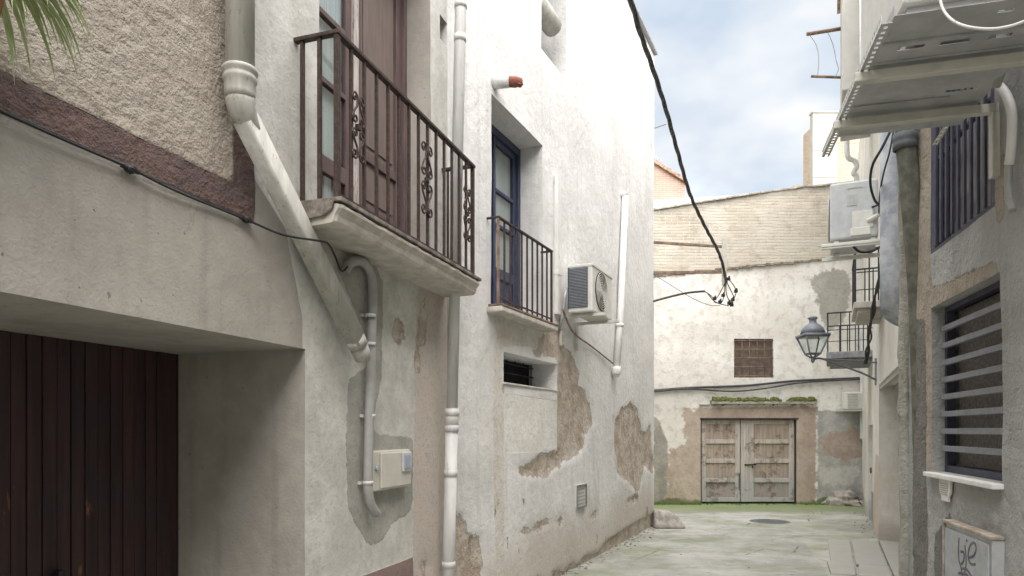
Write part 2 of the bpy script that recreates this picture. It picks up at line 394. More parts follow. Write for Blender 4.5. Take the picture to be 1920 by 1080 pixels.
M['hole'] = plain('dark_interior', (.012,.012,.014), .9, 0, .1, 0)
M['stone'] = plain('rough_stone', (.31,.285,.25), .9, 0, .25, .01, c2=(.43,.39,.34), scale=7)
M['slab'] = plain('crumbling_balcony_slab', (.52,.49,.43), .9, 0, .12, .008, c2=(.60,.57,.51), wear=((.34,.27,.21), .64), scale=8)
M['slab_dark'] = plain('dark_stained_slab', (.16,.135,.115), .9, 0, .3, .008, c2=(.26,.23,.2), scale=12)
M['marble'] = plain('white_marble_sill', (.72,.71,.68), .5, 0, .05, .0005)
M['meter'] = plain('cream_plastic_box', (.57,.555,.48), .45, 0, .03, .0002)
M['grey_blue_box'] = plain('grey_blue_box', (.36,.40,.47), .4, 0, .06, .0002)
M['box_white'] = plain('pale_grey_metal_door', (.53,.55,.57), .4, 0, .06, .0003, wear=((.3,.28,.25), .72))
M['spray'] = plain('dark_spray_paint', (.11,.115,.12), .6, 0, .2, .0002)
M['trim_wood'] = plain('worn_tan_trim', (.34,.27,.21), .8, 0, .2, .002, c2=(.44,.39,.33))
M['terracotta'] = plain('broken_terracotta', (.26,.10,.07), .9, 0, .25, .004)
M['moss'] = plain('moss', (.085,.10,.03), 1, 0, .35, .01, c2=(.17,.19,.06), scale=30, wear=((.25,.19,.12), .62))
M['weed'] = plain('weed_green', (.10,.17,.035), .8, 0, .3, 0, scale=20)
M['leaf'] = plain('leaf_green', (.26,.38,.12), .6, 0, .1, 0, c2=(.42,.5,.26))
M['leaf_pale'] = plain('leaf_pale_edge', (.52,.58,.34), .6, 0, .1, 0)
M['pot'] = plain('clay_pot', (.33,.16,.09), .85, 0, .15, .002)
M['brick_far'] = None
def oldwood(f=(1,1,1), nm='weathered_barn_wood'):
    t = NT(nm)
    n = t.noise(1, 6, .65, vec=t.mapv((26, 26, 1.4)))
    col = t.mix(t.ramp(n, .35, .65), (.60,.55,.49), (.43,.385,.34))
    z = t.sep()[2]
    col = t.mix(t.ramp(t.math('ADD', z, t.math('MULTIPLY', n, .5)), .55, 1.3, .75, 0), col, (.42,.43,.435))
    col = t.mix(t.math('MULTIPLY', t.ramp(t.noise(3.5, 6, .72), .53, .60), .6), col, (.17,.135,.115))
    col = t.mix(t.math('MULTIPLY', t.ramp(t.noise(6, 6, .75, vec=t.mapv((2.5,2.5,1))), .60, .64), .7), col, (.56,.50,.44))
    col = t.mix(1., col, f, 'MULTIPLY')
    return t.done(col, .85, t.bump(n, .006), spec=.2)
M['oldwood'] = oldwood(); M['oldwood2'] = oldwood((.80,.72,.66), 'browner_barn_planks')
def garagewood():
    t = NT('dark_garage_planks')
    n = t.noise(1, 6, .65, vec=t.mapv((14, 14, .8)))
    col = t.mix(t.ramp(n, .35, .68), (.030,.016,.017), (.060,.031,.030))
    col = t.mix(t.math('MULTIPLY', t.ramp(t.noise(2.2, 4, .6), .5, .68), .5), col, (.03,.028,.036))
    sp_ = t.ramp(t.noise(1, 6, .75, vec=t.mapv((9, 9, 2.2))), .63, .69)
    z = t.sep()[2]
    col = t.mix(t.math('MULTIPLY', sp_, t.ramp(z, 1.9, 1.4, .1, .9)), col, (.24,.10,.04))
    return t.done(col, .55, t.bump(n, .003), spec=.35)
M['garage'] = garagewood()
def shutterwood():
    t = NT('brown_roller_blind')
    w = t.math('FRACT', t.math('MULTIPLY', t.sep()[2], 18.))
    n = t.noise(9, 5, .6)
    col = t.mix(t.ramp(n, .4, .6), (.25,.19,.155), (.18,.135,.11))
    col = t.mix(t.ramp(w, .0, .2, .6, 0), col, (.08,.05,.04))
    return t.done(col, .8, t.bump(w, .01))
M['blind'] = shutterwood()
def brick_mat(name, a, b, mort):
    t = NT(name); x = t.sep(); cb_ = t.n.new('ShaderNodeCombineXYZ'); t.put(cb_.inputs[0], t.math('ADD', x[0], x[1])); t.put(cb_.inputs[1], x[2])
    br = t.n.new('ShaderNodeTexBrick'); t.put(br.inputs['Vector'], cb_.outputs[0])
    br.inputs['Color1'].default_value = (*a,1); br.inputs['Color2'].default_value = (*b,1); br.inputs['Mortar'].default_value = (*mort,1)
    br.inputs['Scale'].default_value = 1; br.inputs['Mortar Size'].default_value = .012; br.inputs['Brick Width'].default_value = .28; br.inputs['Row Height'].default_value = .075
    c = t.mix(t.math('MULTIPLY', t.ramp(t.noise(1.2, 5, .7), .4, .6), .4), br.outputs['Color'], mort)
    return t.done(c, .9, t.bump(br.outputs['Fac'], -.01))
M['brick_pink'] = brick_mat('pink_brick', (.56,.33,.26), (.48,.29,.23), (.60,.46,.40))
M['brick_tan'] = brick_mat('tan_brick', (.50,.37,.27), (.40,.29,.21), (.58,.52,.44))
M['cream'] = plain('cream_render', (.47,.455,.415), .9, 0, .06, .004, scale=2)
M['tile'] = plain('clay_roof_tile', (.36,.21,.15), .9, 0, .25, .004, c2=(.46,.36,.28))
M['sheet'] = plain('galvanised_sheet', (.36,.36,.37), .5, .4, .1, .001)
M['print'] = plain('grey_print', (.33,.33,.33), .8, 0, .1, 0)
M['paper'] = plain('framed_notice_panel', (.55,.55,.52), .7, 0, .06, 0)
def glassmat():
    m = bpy.data.materials.new('window_glass'); m.use_nodes = True; n = m.node_tree.nodes; n.remove(n['Principled BSDF']); o = n['Material Output']
    a = n.new('ShaderNodeBsdfTransparent'); a.inputs[0].default_value = (.86,.9,.9,1); g = n.new('ShaderNodeBsdfGlossy'); g.inputs['Roughness'].default_value = .03
    lw = n.new('ShaderNodeLayerWeight'); lw.inputs[0].default_value = .5; pw = n.new('ShaderNodeMath'); pw.operation = 'POWER'; pw.inputs[1].default_value = 4; f = n.new('ShaderNodeMapRange'); f.inputs[3].default_value = .06; f.inputs[4].default_value = .9; m.node_tree.links.new(lw.outputs['Facing'], pw.inputs[0]); m.node_tree.links.new(pw.outputs[0], f.inputs[0]); x = n.new('ShaderNodeMixShader')
    l = m.node_tree.links; l.new(f.outputs[0], x.inputs[0]); l.new(a.outputs[0], x.inputs[1]); l.new(g.outputs[0], x.inputs[2]); l.new(x.outputs[0], o.inputs[0])
    return m
M['glass'] = glassmat()

# ------------------------------------------------------------------ facade builder
def sdf(poly, P):
    P = np.asarray(P); n = len(poly); d = np.full(len(P), 1e9); inside = np.zeros(len(P), bool)
    for i in range(n):
        a = np.array(poly[i]); b = np.array(poly[(i+1) % n]); ab = b - a; ap = P - a
        t = np.clip((ap @ ab) / max(ab @ ab, 1e-12), 0, 1)
        d = np.minimum(d, np.hypot(*(ap - t[:, None] * ab).T))
        c = ((a[1] > P[:,1]) != (b[1] > P[:,1]))
        with np.errstate(divide='ignore', invalid='ignore'):
            xx = (b[0]-a[0]) * (P[:,1]-a[1]) / (b[1]-a[1]) + a[0]
        inside ^= c & (P[:,0] < xx)
    return np.where(inside, d, -d)
def facade(wall, u0, u1, h0, h1, mat, parent, openings=(), polys=None, cell=.06, wave=.008, thick=4.0, topfn=None, fine_to=None, name='wall', caps=True):
    polys = polys or {}
    def lines(a, b, marks):
        ms = sorted({a, b, *[m for m in marks if a < m < b]}); out = [a]
        for p, q in zip(ms, ms[1:]):
            c = cell if not fine_to or q <= fine_to + 1e-6 else cell * 2.5
            k = max(1, int(round((q-p)/c))); out += [p + (q-p)*(i+1)/k for i in range(k)]
        return out
    us = lines(u0, u1, [x for o in openings for x in o[:2]])
    hs = lines(h0, h1, [x for o in openings for x in o[2:4]] + ([fine_to] if fine_to else []))
    nu, nh = len(us), len(hs)
    U, H = np.meshgrid(us, hs); P = np.column_stack([U.ravel(), H.ravel()])
    if topfn:
        P[:,1] = [h if h < 6 else 6 + (h-6)*(topfn(u)-6)/(h1-6) for u, h in P]
    att = {}
    for k, pl in polys.items():
        v = np.full(len(P), -.5)
        for p in pl: v = np.maximum(v, sdf(p, P))
        att[k] = np.clip(v, -.5, .5)
    off = np.array([mn.noise(Vector((u*.7, h*.7, 3.3)))*wave + mn.noise(Vector((u*2.7, h*2.7, 9.1)))*wave*.45 for u, h in P])
    if 'peel' in att: off -= np.clip((att['peel']+.015)/.05, 0, 1)*.024
    verts = [tuple(wall.L(P[i,0], off[i], P[i,1])) for i in range(len(P))]
    keep = {}; faces = []
    def inop(u, h):
        return any(o[0] < u < o[1] and o[2] < h < o[3] for o in openings)
    for j in range(nh-1):
        for i in range(nu-1):
            if inop((us[i]+us[i+1])/2, (hs[j]+hs[j+1])/2): continue
            a = j*nu+i; faces.append((a, a+1, a+1+nu, a+nu))
    nfront = len(faces)
    extra_a = []
    def strip(idx, depth):
        b = len(verts)
        for i in idx:
            verts.append(verts[i]); verts.append(tuple(wall.L(P[i,0], -depth, P[i,1]))); extra_a.extend([i, i])
        for k in range(len(idx)-1):
            q = b+2*k; faces.append((q, q+1, q+3, q+2))
    uset = {round(u,6): i for i, u in enumerate(us)}; hset = {round(h,6): j for j, h in enumerate(hs)}
    for o in openings:
        i0, i1 = uset[round(max(o[0],u0),6)], uset[round(min(o[1],u1),6)]; j0, j1 = hset[round(max(o[2],h0),6)], hset[round(min(o[3],h1),6)]
        d = o[4]
        strip([j*nu+i0 for j in range(j0, j1+1)], d); strip([j*nu+i1 for j in range(j0, j1+1)], d)
        if o[2] > h0: strip([j0*nu+i for i in range(i0, i1+1)], d)
        if o[3] < h1: strip([j1*nu+i for i in range(i0, i1+1)], d)
    if caps:
        strip([j*nu for j in range(nh)], thick); strip([j*nu+nu-1 for j in range(nh)], thick); strip([(nh-1)*nu+i for i in range(nu)], thick)
        b = len(verts)
        for (u, h) in ((u0,h0),(u1,h0),(u1, topfn(u1) if topfn else h1),(u0, topfn(u0) if topfn else h1)):
            verts.append(tuple(wall.L(u, -thick, h))); extra_a.append(0)
        faces.append((b, b+1, b+2, b+3))
    me = bpy.data.meshes.new(name); me.from_pydata(verts, [], faces); me.update()
    sm = [i < nfront for i in range(len(faces))]; me.polygons.foreach_set('use_smooth', sm)
    for k, v in att.items():
        a = me.attributes.new(k, 'FLOAT', 'POINT')
        full = np.concatenate([v, np.array([v[i]*0-.5 if caps or True else v[i] for i in extra_a])]) if extra_a else v
        a.data.foreach_set('value', full.astype(np.float32))
    # every layer attribute the material asks for must exist
    for nd in mat.node_tree.nodes:
        if nd.type == 'ATTRIBUTE' and nd.attribute_name not in att:
            a = me.attributes.new(nd.attribute_name, 'FLOAT', 'POINT'); a.data.foreach_set('value', np.full(len(verts), -.5, np.float32)); att[nd.attribute_name] = None
    me.materials.append(mat)
    o = bpy.data.objects.new(name, me); sc.collection.objects.link(o); o.parent = parent
    return o

# ------------------------------------------------------------------ ground
g = MB(); g.poly([(-150,-150,0),(150,-150,0),(150,200,0),(-150,200,0)])
props(g.build('ground', M['ground']), 'worn concrete alley floor with green mossy patches', None, None, 'structure')

# ------------------------------------------------------------------ OLD HOUSE (left, garage + balcony)
hF = root('old_house', F.M, 'weathered beige house with a dark garage door below and an iron balcony', 'house')
uEnd = F.u(840); uG = F.u(573); LINT = 2.41
uDa, uDb = F.u(598), F.u(808)
uVa, uVb = F.u(826), F.u(848) - .02
uband = F.u(437); uband2 = F.u(476)
polysF = {
 'stucco': [[(-12, 3.22), (uband, 3.22), (uband, 12), (-12, 12)]],
 'band': [[(-12, 3.065), (uband2, 3.065), (uband2, 3.62), (uband, 3.62), (uband, 3.22), (-12, 3.22)]],
 'white': [[(uband2, 12), (uEnd+1, 12), (uEnd+1, -1), (uG-.03, -1), (uG-.03, 2.6), (F.u(545), 2.95), (F.u(535), 3.1), (uband2, 3.3)]],
 'pink': [F.hp([(782,545),(840,545),(845,1300),(776,1300),(775,930)]), F.hp([(590,420),(700,480),(700,500),(640,490),(600,470)])],
 'mortar': [F.hp([(672,695),(655,718),(649,819),(652,949),(672,991),(696,1026),(720,1008),(738,973),(767,967),(774,932),(774,819),(702,810),(704,760),(717,700),(717,535),(705,500),(640,480),(640,520),(690,640),(690,690)])],
 'plinth': [[(uG+.05, -.5), (F.u(775), -.5), (F.u(775), .86), (uG+.05, .86)]],
 'peel': [F.hp([(745,592),(758,615),(757,640),(745,650),(742,672),(738,645),(735,620)]), F.hp([(795,555),(803,590),(799,640),(792,660),(790,700),(780,700),(783,640),(785,600),(790,575)]),
          F.hp([(793,1050),(803,1040),(800,1075),(790,1090)])],
}
facade(F, -9, uEnd, 0, 8.6, M['old'], hF, [(1.7, uG, -1, LINT, 1.0), (uDa, uDb, 3.275, 5.95, .30), (uVa, uVb, 5.44, 5.66, .12)],
       polysF, cell=.05, thick=5, fine_to=6.0)
# garage door: vertical planks with gaps
m = MB(); u = 1.72; k = 0
while u < uG - .001:
    w = min(.085, uG - .001 - u); m.box(F.L(u+.003, -.985 + .003*math.sin(k*2.1), 0.0), F.L(u+w-.003, -1.03, LINT-.001)); u += w; k += 1
m.box(F.L(1.7, -1.02, 0), F.L(uG, -1.05, LINT))
gd = m.build('garage_door', M['garage'], hF, bevel=.004)
m = MB(); m.box(F.L(uG-.9, -.98, 1.0), F.L(uG-.86, -.93, 1.14)); m.build('handle', M['iron_dark'], gd, bevel=.006)
# vent slot back
m = MB(); m.box(F.L(uVa-.05, -.12, 5.4), F.L(uVb+.05, -.15, 5.7)); m.build('vent_slot', M['old'] if 0 else M['conduit'], hF)
# balcony double door, recessed .30
dp = -.26; ZB, ZT = 3.275, 5.95
uL = F.u(660, dp); umid = uL
def leaf(u0, u1, mat, name, panels, glass=None):
    """one door leaf between u0 and u1: stiles, rails and panels"""
    m = MB(); s = .085
    m.box(F.L(u0, dp, ZB+.02), F.L(u0+s, dp-.045, ZT-.03)); m.box(F.L(u1-s, dp, ZB+.02), F.L(u1, dp-.045, ZT-.03))
    hs = [p[0] for p in panels] + [panels[-1][1]]
    edges = [(ZB+.02, panels[0][0])] + [(panels[i][1], panels[i+1][0]) for i in range(len(panels)-1)] + [(panels[-1][1], ZT-.03)]
    for a, b in edges: m.box(F.L(u0+s, dp+.0, a), F.L(u1-s, dp-.045, b))
    o = m.build(name, mat, hF, bevel=.004)
    return o, s
fr = MB(); fr.box(F.L(uDa, dp+.03, ZB), F.L(uDa+.05, dp-.06, ZT)); fr.box(F.L(uDb-.055, dp+.03, ZB), F.L(uDb, dp-.06, ZT)); fr.box(F.L(uDa+.05, dp+.03, ZT-.05), F.L(uDb-.055, dp-.06, ZT))
fr.build('door_frame', M['purple'], hF, bevel=.004)
panR = [(ZB+.12, ZB+.36), (ZB+.42, ZB+.78), (ZB+.86, ZT-.12)]
lr, s = leaf(uL+.055, uDb-.06, M['purple'], 'balcony_door_leaf', panR)
for a, b in panR:
    m = MB(); m.box(F.L(uL+.055+s+.01, dp-.022, a), F.L(uDb-.06-s-.01, dp-.04, b)); m.box(F.L(uL+.055+s+.05, dp-.012, a+.05), F.L(uDb-.06-s-.05, dp-.021, b-.05))
    m.build('door_panel', M['brown_panel'], lr, bevel=.004)
panL = [(ZB+.10, ZB+.48), (ZB+.60, ZB+1.12), (ZB+1.16, ZB+1.60), (ZB+1.64, ZB+2.08), (ZB+2.12, ZT-.12)]
ll, s = leaf(uDa+.055, uL, M['purple'], 'balcony_door_leaf', panL)
for a, b in panL:
    m = MB(); m.box(F.L(uDa+.055+s, dp-.02, a), F.L(uL-s, dp-.024, b)); m.build('pane', M['glass'], ll)
m = MB(); m.box(F.L(uDa+.06, dp-.055, ZB+.05), F.L(uL-.02, dp-.06, ZT-.05)); m.build('curtain', M['curtain'], ll)
m = MB(); m.box(F.L(uL-.01, dp+.03, ZB+.02), F.L(uL+.055, dp-.03, ZT-.05)); m.build('astragal', M['purple_light'], ll, bevel=.008)

# ---- balcony with scrolled railing
def spiral(c, r0, turns, a0, sgn, n=22):
    out = []
    for i in range(n+1):
        t = i/n; a = a0 + sgn*turns*2*math.pi*t; r = r0*(1-.78*t)
        out.append((c[0]+r*math.cos(a), c[1]+r*math.sin(a)))
    return out
def scroll(m, wall, off, uc, hc, size):
    """wrought ornament: four C scrolls around a bar"""
    for sx in (-1, 1):
        for sh in (-1, 1):
            # outer curl (top) -> stem -> inner curl near the middle
            c1 = (sx*.052, sh*.205); c2 = (sx*.045, sh*.055)
            A = spiral(c1, .040, 1.15, math.pi if sx > 0 else 0, -sx*sh, 20)      # starts on the bar side
            B = spiral(c2, .036, 1.05, math.pi*0 if sx > 0 else math.pi, -sx*sh*-1*-1, 18)
            path = list(reversed(A)) + [(sx*.020, sh*.15), (sx*.060, sh*.10)] + B
            pts = [wall.L(uc + p[0]*size, off, hc + p[1]*size) for p in path]
            m.tube(pts, .0075, 5, ref=wall.L(0,1,0)-wall.L(0,0,0))
    m.box(wall.L(uc-.02, off+.012, hc-.015), wall.L(uc+.02, off-.012, hc+.015))
O1 = .29
ba, bb = F.u(632, O1), F.u(886, O1); FL = 3.275; RT = 4.27
def slab_mesh(wall, ua_, ub_, prof, n, seed, amp=.006):
    m = MB(); k = len(prof)
    for i in range(n+1):
        u = ua_+(ub_-ua_)*i/n
        for j, (o_2, h_2) in enumerate(prof):
            a = amp*(1 if o_2 > .02 else 0); nz = mn.noise(Vector((u*9, j*2.3, seed))); n2_ = mn.noise(Vector((u*27, j*3.3, seed+5)))
            e = (.5-abs(i/n-.5))*n; tap = .012*(1 if i in (0, n) else 0)
            m.v.append(tuple(wall.L(u, o_2+a*nz+a*.6*n2_-tap*(o_2 > .02), h_2+a*.8*nz*(1 if h_2 < prof[0][1]-.01 else .5)+a*.5*n2_)))
    for i in range(n):
        for j in range(k): j2=(j+1)%k; m.f.append((i*k+j, i*k+j2, (i+1)*k+j2, (i+1)*k+j)); m.sm.append(False)
    m.f.append(tuple(range(k))); m.sm.append(False); m.f.append(tuple(n*k+j for j in range(k))); m.sm.append(False)
    return m
sl = slab_mesh(F, ba-.05, bb+.05, [(-.02,FL-.034),(O1*.5,FL-.034),(O1+.045,FL-.036),(O1+.057,FL-.045),(O1+.055,FL-.062),(O1+.045,FL-.075),(O1+.03,FL-.095),(O1+.026,FL-.115),(O1+.02,FL-.135),(O1+.005,FL-.150),(O1*.5,FL-.152),(-.02,FL-.155)], 110, 2)
bal = sl.build('balcony', M['slab'], hF, label='crumbling pale balcony slab with dark iron rim')
m = MB(); m.box(F.L(ba-.06, .0, FL-.0275), F.L(bb+.06, O1+.065, FL-.002)); m.build('floor_plate', M['slab_dark'], bal, bevel=.004)
m = slab_mesh(F, ba-.075, ba-.056, [(-.01,FL-.028),(O1+.02,FL-.028),(O1+.01,FL-.07),(O1-.05,FL-.11),(-.01,FL-.13)], 4, 6); m.build('stained_end', M['slab_dark'], bal)
m = MB(); rr = .014
m.box(F.L(ba-.022, O1-.022, RT-.012), F.L(bb+.022, O1+.022, RT+.012))
m.box(F.L(ba-.022, -.01, RT-.0118), F.L(ba+.022, O1-.0225, RT+.0118)); m.box(F.L(bb-.022, -.01, RT-.0118), F.L(bb+.022, O1-.0225, RT+.0118))
m.build('handrail', M['iron'], bal, bevel=.003)
m = MB(); m.box(F.L(ba-.012, O1-.012, FL+.03), F.L(bb+.012, O1+.012, FL+.042)); m.build('bottom_rail', M['iron'], bal)
nb = 14
for i in range(nb+1):
    u = ba + (bb-ba)*i/nb; t = .015 if i in (0, nb) else .0095
    m = MB(); m.box(F.L(u-t, O1-t, FL), F.L(u+t, O1+t, RT-.013)); m.build('baluster', M['iron'], bal)
for uu in (ba, bb):
    for off in (.05, .17):
        t = .011 if uu == ba else .009
        m = MB(); m.box(F.L(uu-t, off-t, FL), F.L(uu+t, off+t, RT-.013)); m.build('baluster', M['iron'], bal)
for px, py, sz in ((668, 240, .85), (797, 338, 1.12), (873, 402, .95)):
    u, h = F.hit(px, py, O1); m = MB(); scroll(m, F, O1+.016, u, h, sz); m.build('scroll_ornament', M['iron'], bal)

# ------------------------------------------------------------------ WHITE HOUSE
hW = root('white_house', W.M, 'tall whitewashed house with peeling plaster, blue balcony door and small barred window', 'house')
w0, w1 = W.u(840), W.u(1226)
HD0, HD1 = 3.19, 5.40
da, db = W.u(920), W.u(1018)
sa, sb, sh0, sh1 = W.u(945), W.u(1044), 2.43, 2.76
ta, tb, th0 = W.u(1015), W.u(1062), 6.57
polysW = {
 'peel': [W.hp([(1005, 640), (1022, 628), (1035, 612), (1055, 618), (1060, 650), (1078, 675), (1086, 700), (1086, 721), (1099, 739), (1107, 756), (1110, 781), (1113, 791), (1104, 802), (1103, 816), (1096, 823), (1099, 834), (1091, 844), (1083, 855), (1065, 864), (1051, 871), (1037, 883), (1026, 893), (1009, 893), (991, 892), (974, 890), (970, 876), (984, 874), (998, 869), (1002, 860), (1019, 851), (1037, 851), (1046, 848), (1047, 735), (1046, 672), (1020, 665)]),
          W.hp([(1183, 753), (1188, 763), (1195, 767), (1196, 781), (1201, 790), (1204, 806), (1213, 813), (1216, 795), (1220, 797), (1222, 816), (1222, 834), (1223, 855), (1229, 876), (1230, 897), (1225, 890), (1213, 876), (1206, 876), (1204, 897), (1199, 925), (1192, 920), (1186, 911), (1179, 900), (1174, 900), (1164, 892), (1158, 883), (1157, 855), (1153, 841), (1154, 788), (1162, 776), (1165, 763), (1174, 765)]),
          W.hp([(845,962),(870,970),(882,1000),(900,1010),(906,1040),(904,1075),(890,1140),(845,1140)]),
          W.hp([(1228,962),(1190,980),(1160,1000),(1140,1012),(1120,1035),(1100,1040),(1080,1062),(1070,1052),(1060,1075),(1040,1066),(1030,1100),(1005,1075),(990,1130),(970,1300),(1230,1010)]),
          W.hp([(976,992),(990,988),(992,996),(978,1000)]), W.hp([(1000,988),(1020,976),(1033,978),(1015,990),(1002,994)]),
          W.hp([(1045,970),(1055,966),(1056,978),(1050,984)]), W.hp([(1108,964),(1118,960),(1118,968),(1108,970)]),
          W.hp([(1175,938),(1190,928),(1200,930),(1192,940),(1178,942)]), W.hp([(940,690),(944,690),(944,735),(941,735)]) ,
          W.hp([(928,955),(938,930),(934,955),(929,968)]), W.hp([(1000,655),(1015,650),(1018,668),(1004,668)])],
 'panel': [W.hp([(946,737),(1044,752),(1045,846),(946,850)])],
 'seam': [W.hp([(926,640),(940,642),(945,850),(944,1100),(930,1100),(924,850)]), W.hp([(925,590),(1000,625),(1035,628),(1040,660),(985,650),(935,650)])],
}
facade(W, w0, w1, 0, 9.4, M['white'], hW, [(da, db, HD0, HD1, .375), (sa, sb, sh0, sh1, .42), (ta, tb, th0, 8.3, .42)], polysW, cell=.05, wave=.014, thick=5, fine_to=6.0)
m = MB(); m.box(W.L(w0, .07, 9.402), W.L(w1+.04, -5.1, 9.47)); m.build('roof_eave', M['sheet'], hW, bevel=.01)
# blue balcony door
dd = -.33
m = MB()
m.box(W.L(da, dd+.03, HD0), W.L(da+.06, dd-.05, HD1)); m.box(W.L(db-.07, dd+.03, HD0), W.L(db, dd-.05, HD1)); m.box(W.L(da+.06, dd+.03, HD1-.09), W.L(db-.07, dd-.05, HD1))
m.build('door_frame', M['blue'], hW, bevel=.004)
um = (da+db)/2
rowsB = [(HD0+.08, HD0+.50), (HD0+.62, HD0+1.10), (HD0+1.14, HD0+1.50), (HD0+1.54, HD1-.16)]
for a, b in ((da+.065, um-.003), (um+.003, db-.075)):
    m = MB(); s = .075
    m.box(W.L(a, dd, HD0+.02), W.L(a+s, dd-.045, HD1-.095)); m.box(W.L(b-s, dd, HD0+.02), W.L(b, dd-.045, HD1-.095))
    ed = [(HD0+.02, rowsB[0][0])] + [(rowsB[i][1], rowsB[i+1][0]) for i in range(3)] + [(rowsB[3][1], HD1-.095)]
    for p, q in ed: m.box(W.L(a+s, dd, p), W.L(b-s, dd-.045, q))
    lf = m.build('balcony_door_leaf', M['blue'], hW, bevel=.004)
    m = MB(); m.box(W.L(a+s, dd-.02, rowsB[0][0]), W.L(b-s, dd-.035, rowsB[0][1])); m.build('door_panel', M['blue'], lf)
    for p, q in rowsB[1:]:
        m = MB(); m.box(W.L(a+s, dd-.02, p), W.L(b-s, dd-.024, q)); m.build('pane', M['glass'], lf)
    m = MB(); m.box(W.L(a+.02, dd-.055, HD0+.55), W.L(b-.02, dd-.06, HD1-.12)); m.build('curtain', M['curtain'], lf)
m = MB(); m.box(W.L(um-.02, dd+.02, HD0+.02), W.L(um+.02, dd+.001, HD1-.1)); m.build('astragal', M['blue'], hW, bevel=.005)
# small balcony rail
O2 = .13; sa2, sb2 = W.u(934, O2), W.u(1034, O2); RT2 = 4.08
m = MB(); m.box(W.L(da-.10, -.01, HD0-.075), W.L(db+.06, O2+.05, HD0-.012)); 
b2 = m.build('balcony', M['slab'], hW, bevel=.014, label='shallow crumbling ledge balcony under the blue door')
m = MB(); m.box(W.L(da-.10, .02, HD0-.0115), W.L(db+.06, O2+.055, HD0+.008)); m.build('floor_plate', M['rust'], b2)
m = MB(); m.box(W.L(sa2-.015, O2-.017, RT2-.01), W.L(sb2+.015, O2+.017, RT2+.01)); m.box(W.L(sa2-.015, -.01, RT2-.0098), W.L(sa2+.015, O2-.0175, RT2+.0098)); m.box(W.L(sb2-.015, -.01, RT2-.0098), W.L(sb2+.015, O2-.0175, RT2+.0098))
m.build('handrail', M['iron'], b2, bevel=.003)
m = MB(); m.box(W.L(sa2, O2-.008, HD0+.06), W.L(sb2, O2+.008, HD0+.075)); m.build('bottom_rail', M['iron'], b2)
for i in range(11):
    u = sa2 + (sb2-sa2)*i/10; m = MB(); t = .012 if i in (0, 10) else .0085
    m.box(W.L(u-t, O2-t, HD0), W.L(u+t, O2+t, RT2-.011)); m.build('baluster', M['iron'] if i else M['rust'], b2)
# small barred window
wd = -.34
m = MB(); m.box(W.L(sa, wd-.05, sh0), W.L(sb, wd-.07, sh1)); wi = m.build('small_window', M['hole'], hW)
m = MB()
for i in range(7): u = sa + .05 + (sb-sa-.1)*i/6; m.tube([W.L(u, wd, sh0), W.L(u, wd, sh1)], .008, 6)
for i in range(3): h = sh0 + .05 + (sh1-sh0-.1)*i/2; m.tube([W.L(sa, wd+.01, h), W.L(sb, wd+.01, h)], .008, 6)
m.build('window_bars', M['iron_dark'], wi)
m = MB(); m.box(W.L(sa-.02, .015, sh0-.025), W.L(sb+.03, -.30, sh0-.003)); m.build('window_sill', M['trim_wood'] if 0 else M['slab'], wi, bevel=.006)
# upper window
m = MB(); m.box(W.L(ta, -.38, th0), W.L(tb, -.40, 8.3)); wu = m.build('upper_window', M['hole'], hW)
m = MB(); m.tube([W.L(ta-.0, -.10, th0+.62), W.L(tb-.25, -.10, th0+.62)], .13, 14); m.build('rolled_blind', M['pvc'], wu)
m = MB(); m.box(W.L(ta+.02, -.30, th0), W.L(ta+.06, -.34, 8.3)); m.box(W.L(ta+.40, -.30, th0), W.L(ta+.44, -.34, 8.3)); m.box(W.L(ta+.06, -.30, th0+.5), W.L(ta+.40, -.34, th0+.54)); m.build('window_frame', M['iron_dark'], wu)

# ------------------------------------------------------------------ NEAR HOUSE ON THE RIGHT
h1 = root('grey_stucco_house', R1.M, 'rough grey stucco house at the right edge with two barred windows', 'house')
e1 = R1.u(1704)
a1, b1 = R1.u(1876), R1.u(1746); WZ0, WZ1 = R1.hit(1746, 884)[1], R1.hit(1746, 578)[1]
a2, b2_ = R1.u(1868), R1.u(1747); UZ0 = R1.hit(1747, 478)[1]; UZ1 = UZ0 + 1.35
polys1 = {'light': [R1.hp([(1746,578),(1868,520),(1868,490),(1746,545)]), R1.hp([(1700,200),(1746,230),(1746,560),(1700,620)]), R1.hp([(1868,380),(1868,300),(1885,290),(1885,400),(1875,420)]),
                    R1.hp([(1748,882),(1720,880),(1722,540),(1746,540)])],
          'dark': [R1.hp([(1750,1000),(1750,1300),(1780,1300),(1780,960)]), R1.hp([(1712,600),(1735,600),(1740,1300),(1712,1300)])]}
facade(R1, -8, e1, 0, 8.4, M['grey_stucco'], h1, [(a1, b1, WZ0, WZ1, .24), (a2, b2_, UZ0, UZ1, .12)], polys1, cell=.05, wave=.022, thick=4, fine_to=6.2)
# lower window with horizontal bars
m = MB(); m.box(R1.L(a1, -.22, WZ0), R1.L(b1, -.25, WZ1)); wl_ = m.build('barred_window', M['hole'], h1)
m = MB()
for (p, q, r_, s_) in ((a1, a1+.04, WZ0, WZ1), (b1-.05, b1-.0, WZ0, WZ1)): m.box(R1.L(p, -.09, r_+.001), R1.L(q, -.15, s_-.001))
m.box(R1.L(a1+.04, -.09, WZ0+.001), R1.L(b1-.05, -.15, WZ0+.05)); m.box(R1.L(a1+.04, -.09, WZ1-.04), R1.L(b1-.05, -.15, WZ1-.001))
m.build('window_frame', M['iron_blue'], wl_, bevel=.003)
for i in range(1, 9):
    h = WZ0 + .05 + (WZ1-WZ0-.09)*i/9
    m = MB(); m.box(R1.L(a1+.03, -.055, h-.020), R1.L(b1-.04, -.089, h+.020)); m.build('horizontal_bar', M['bar_grey'], wl_, bevel=.003)
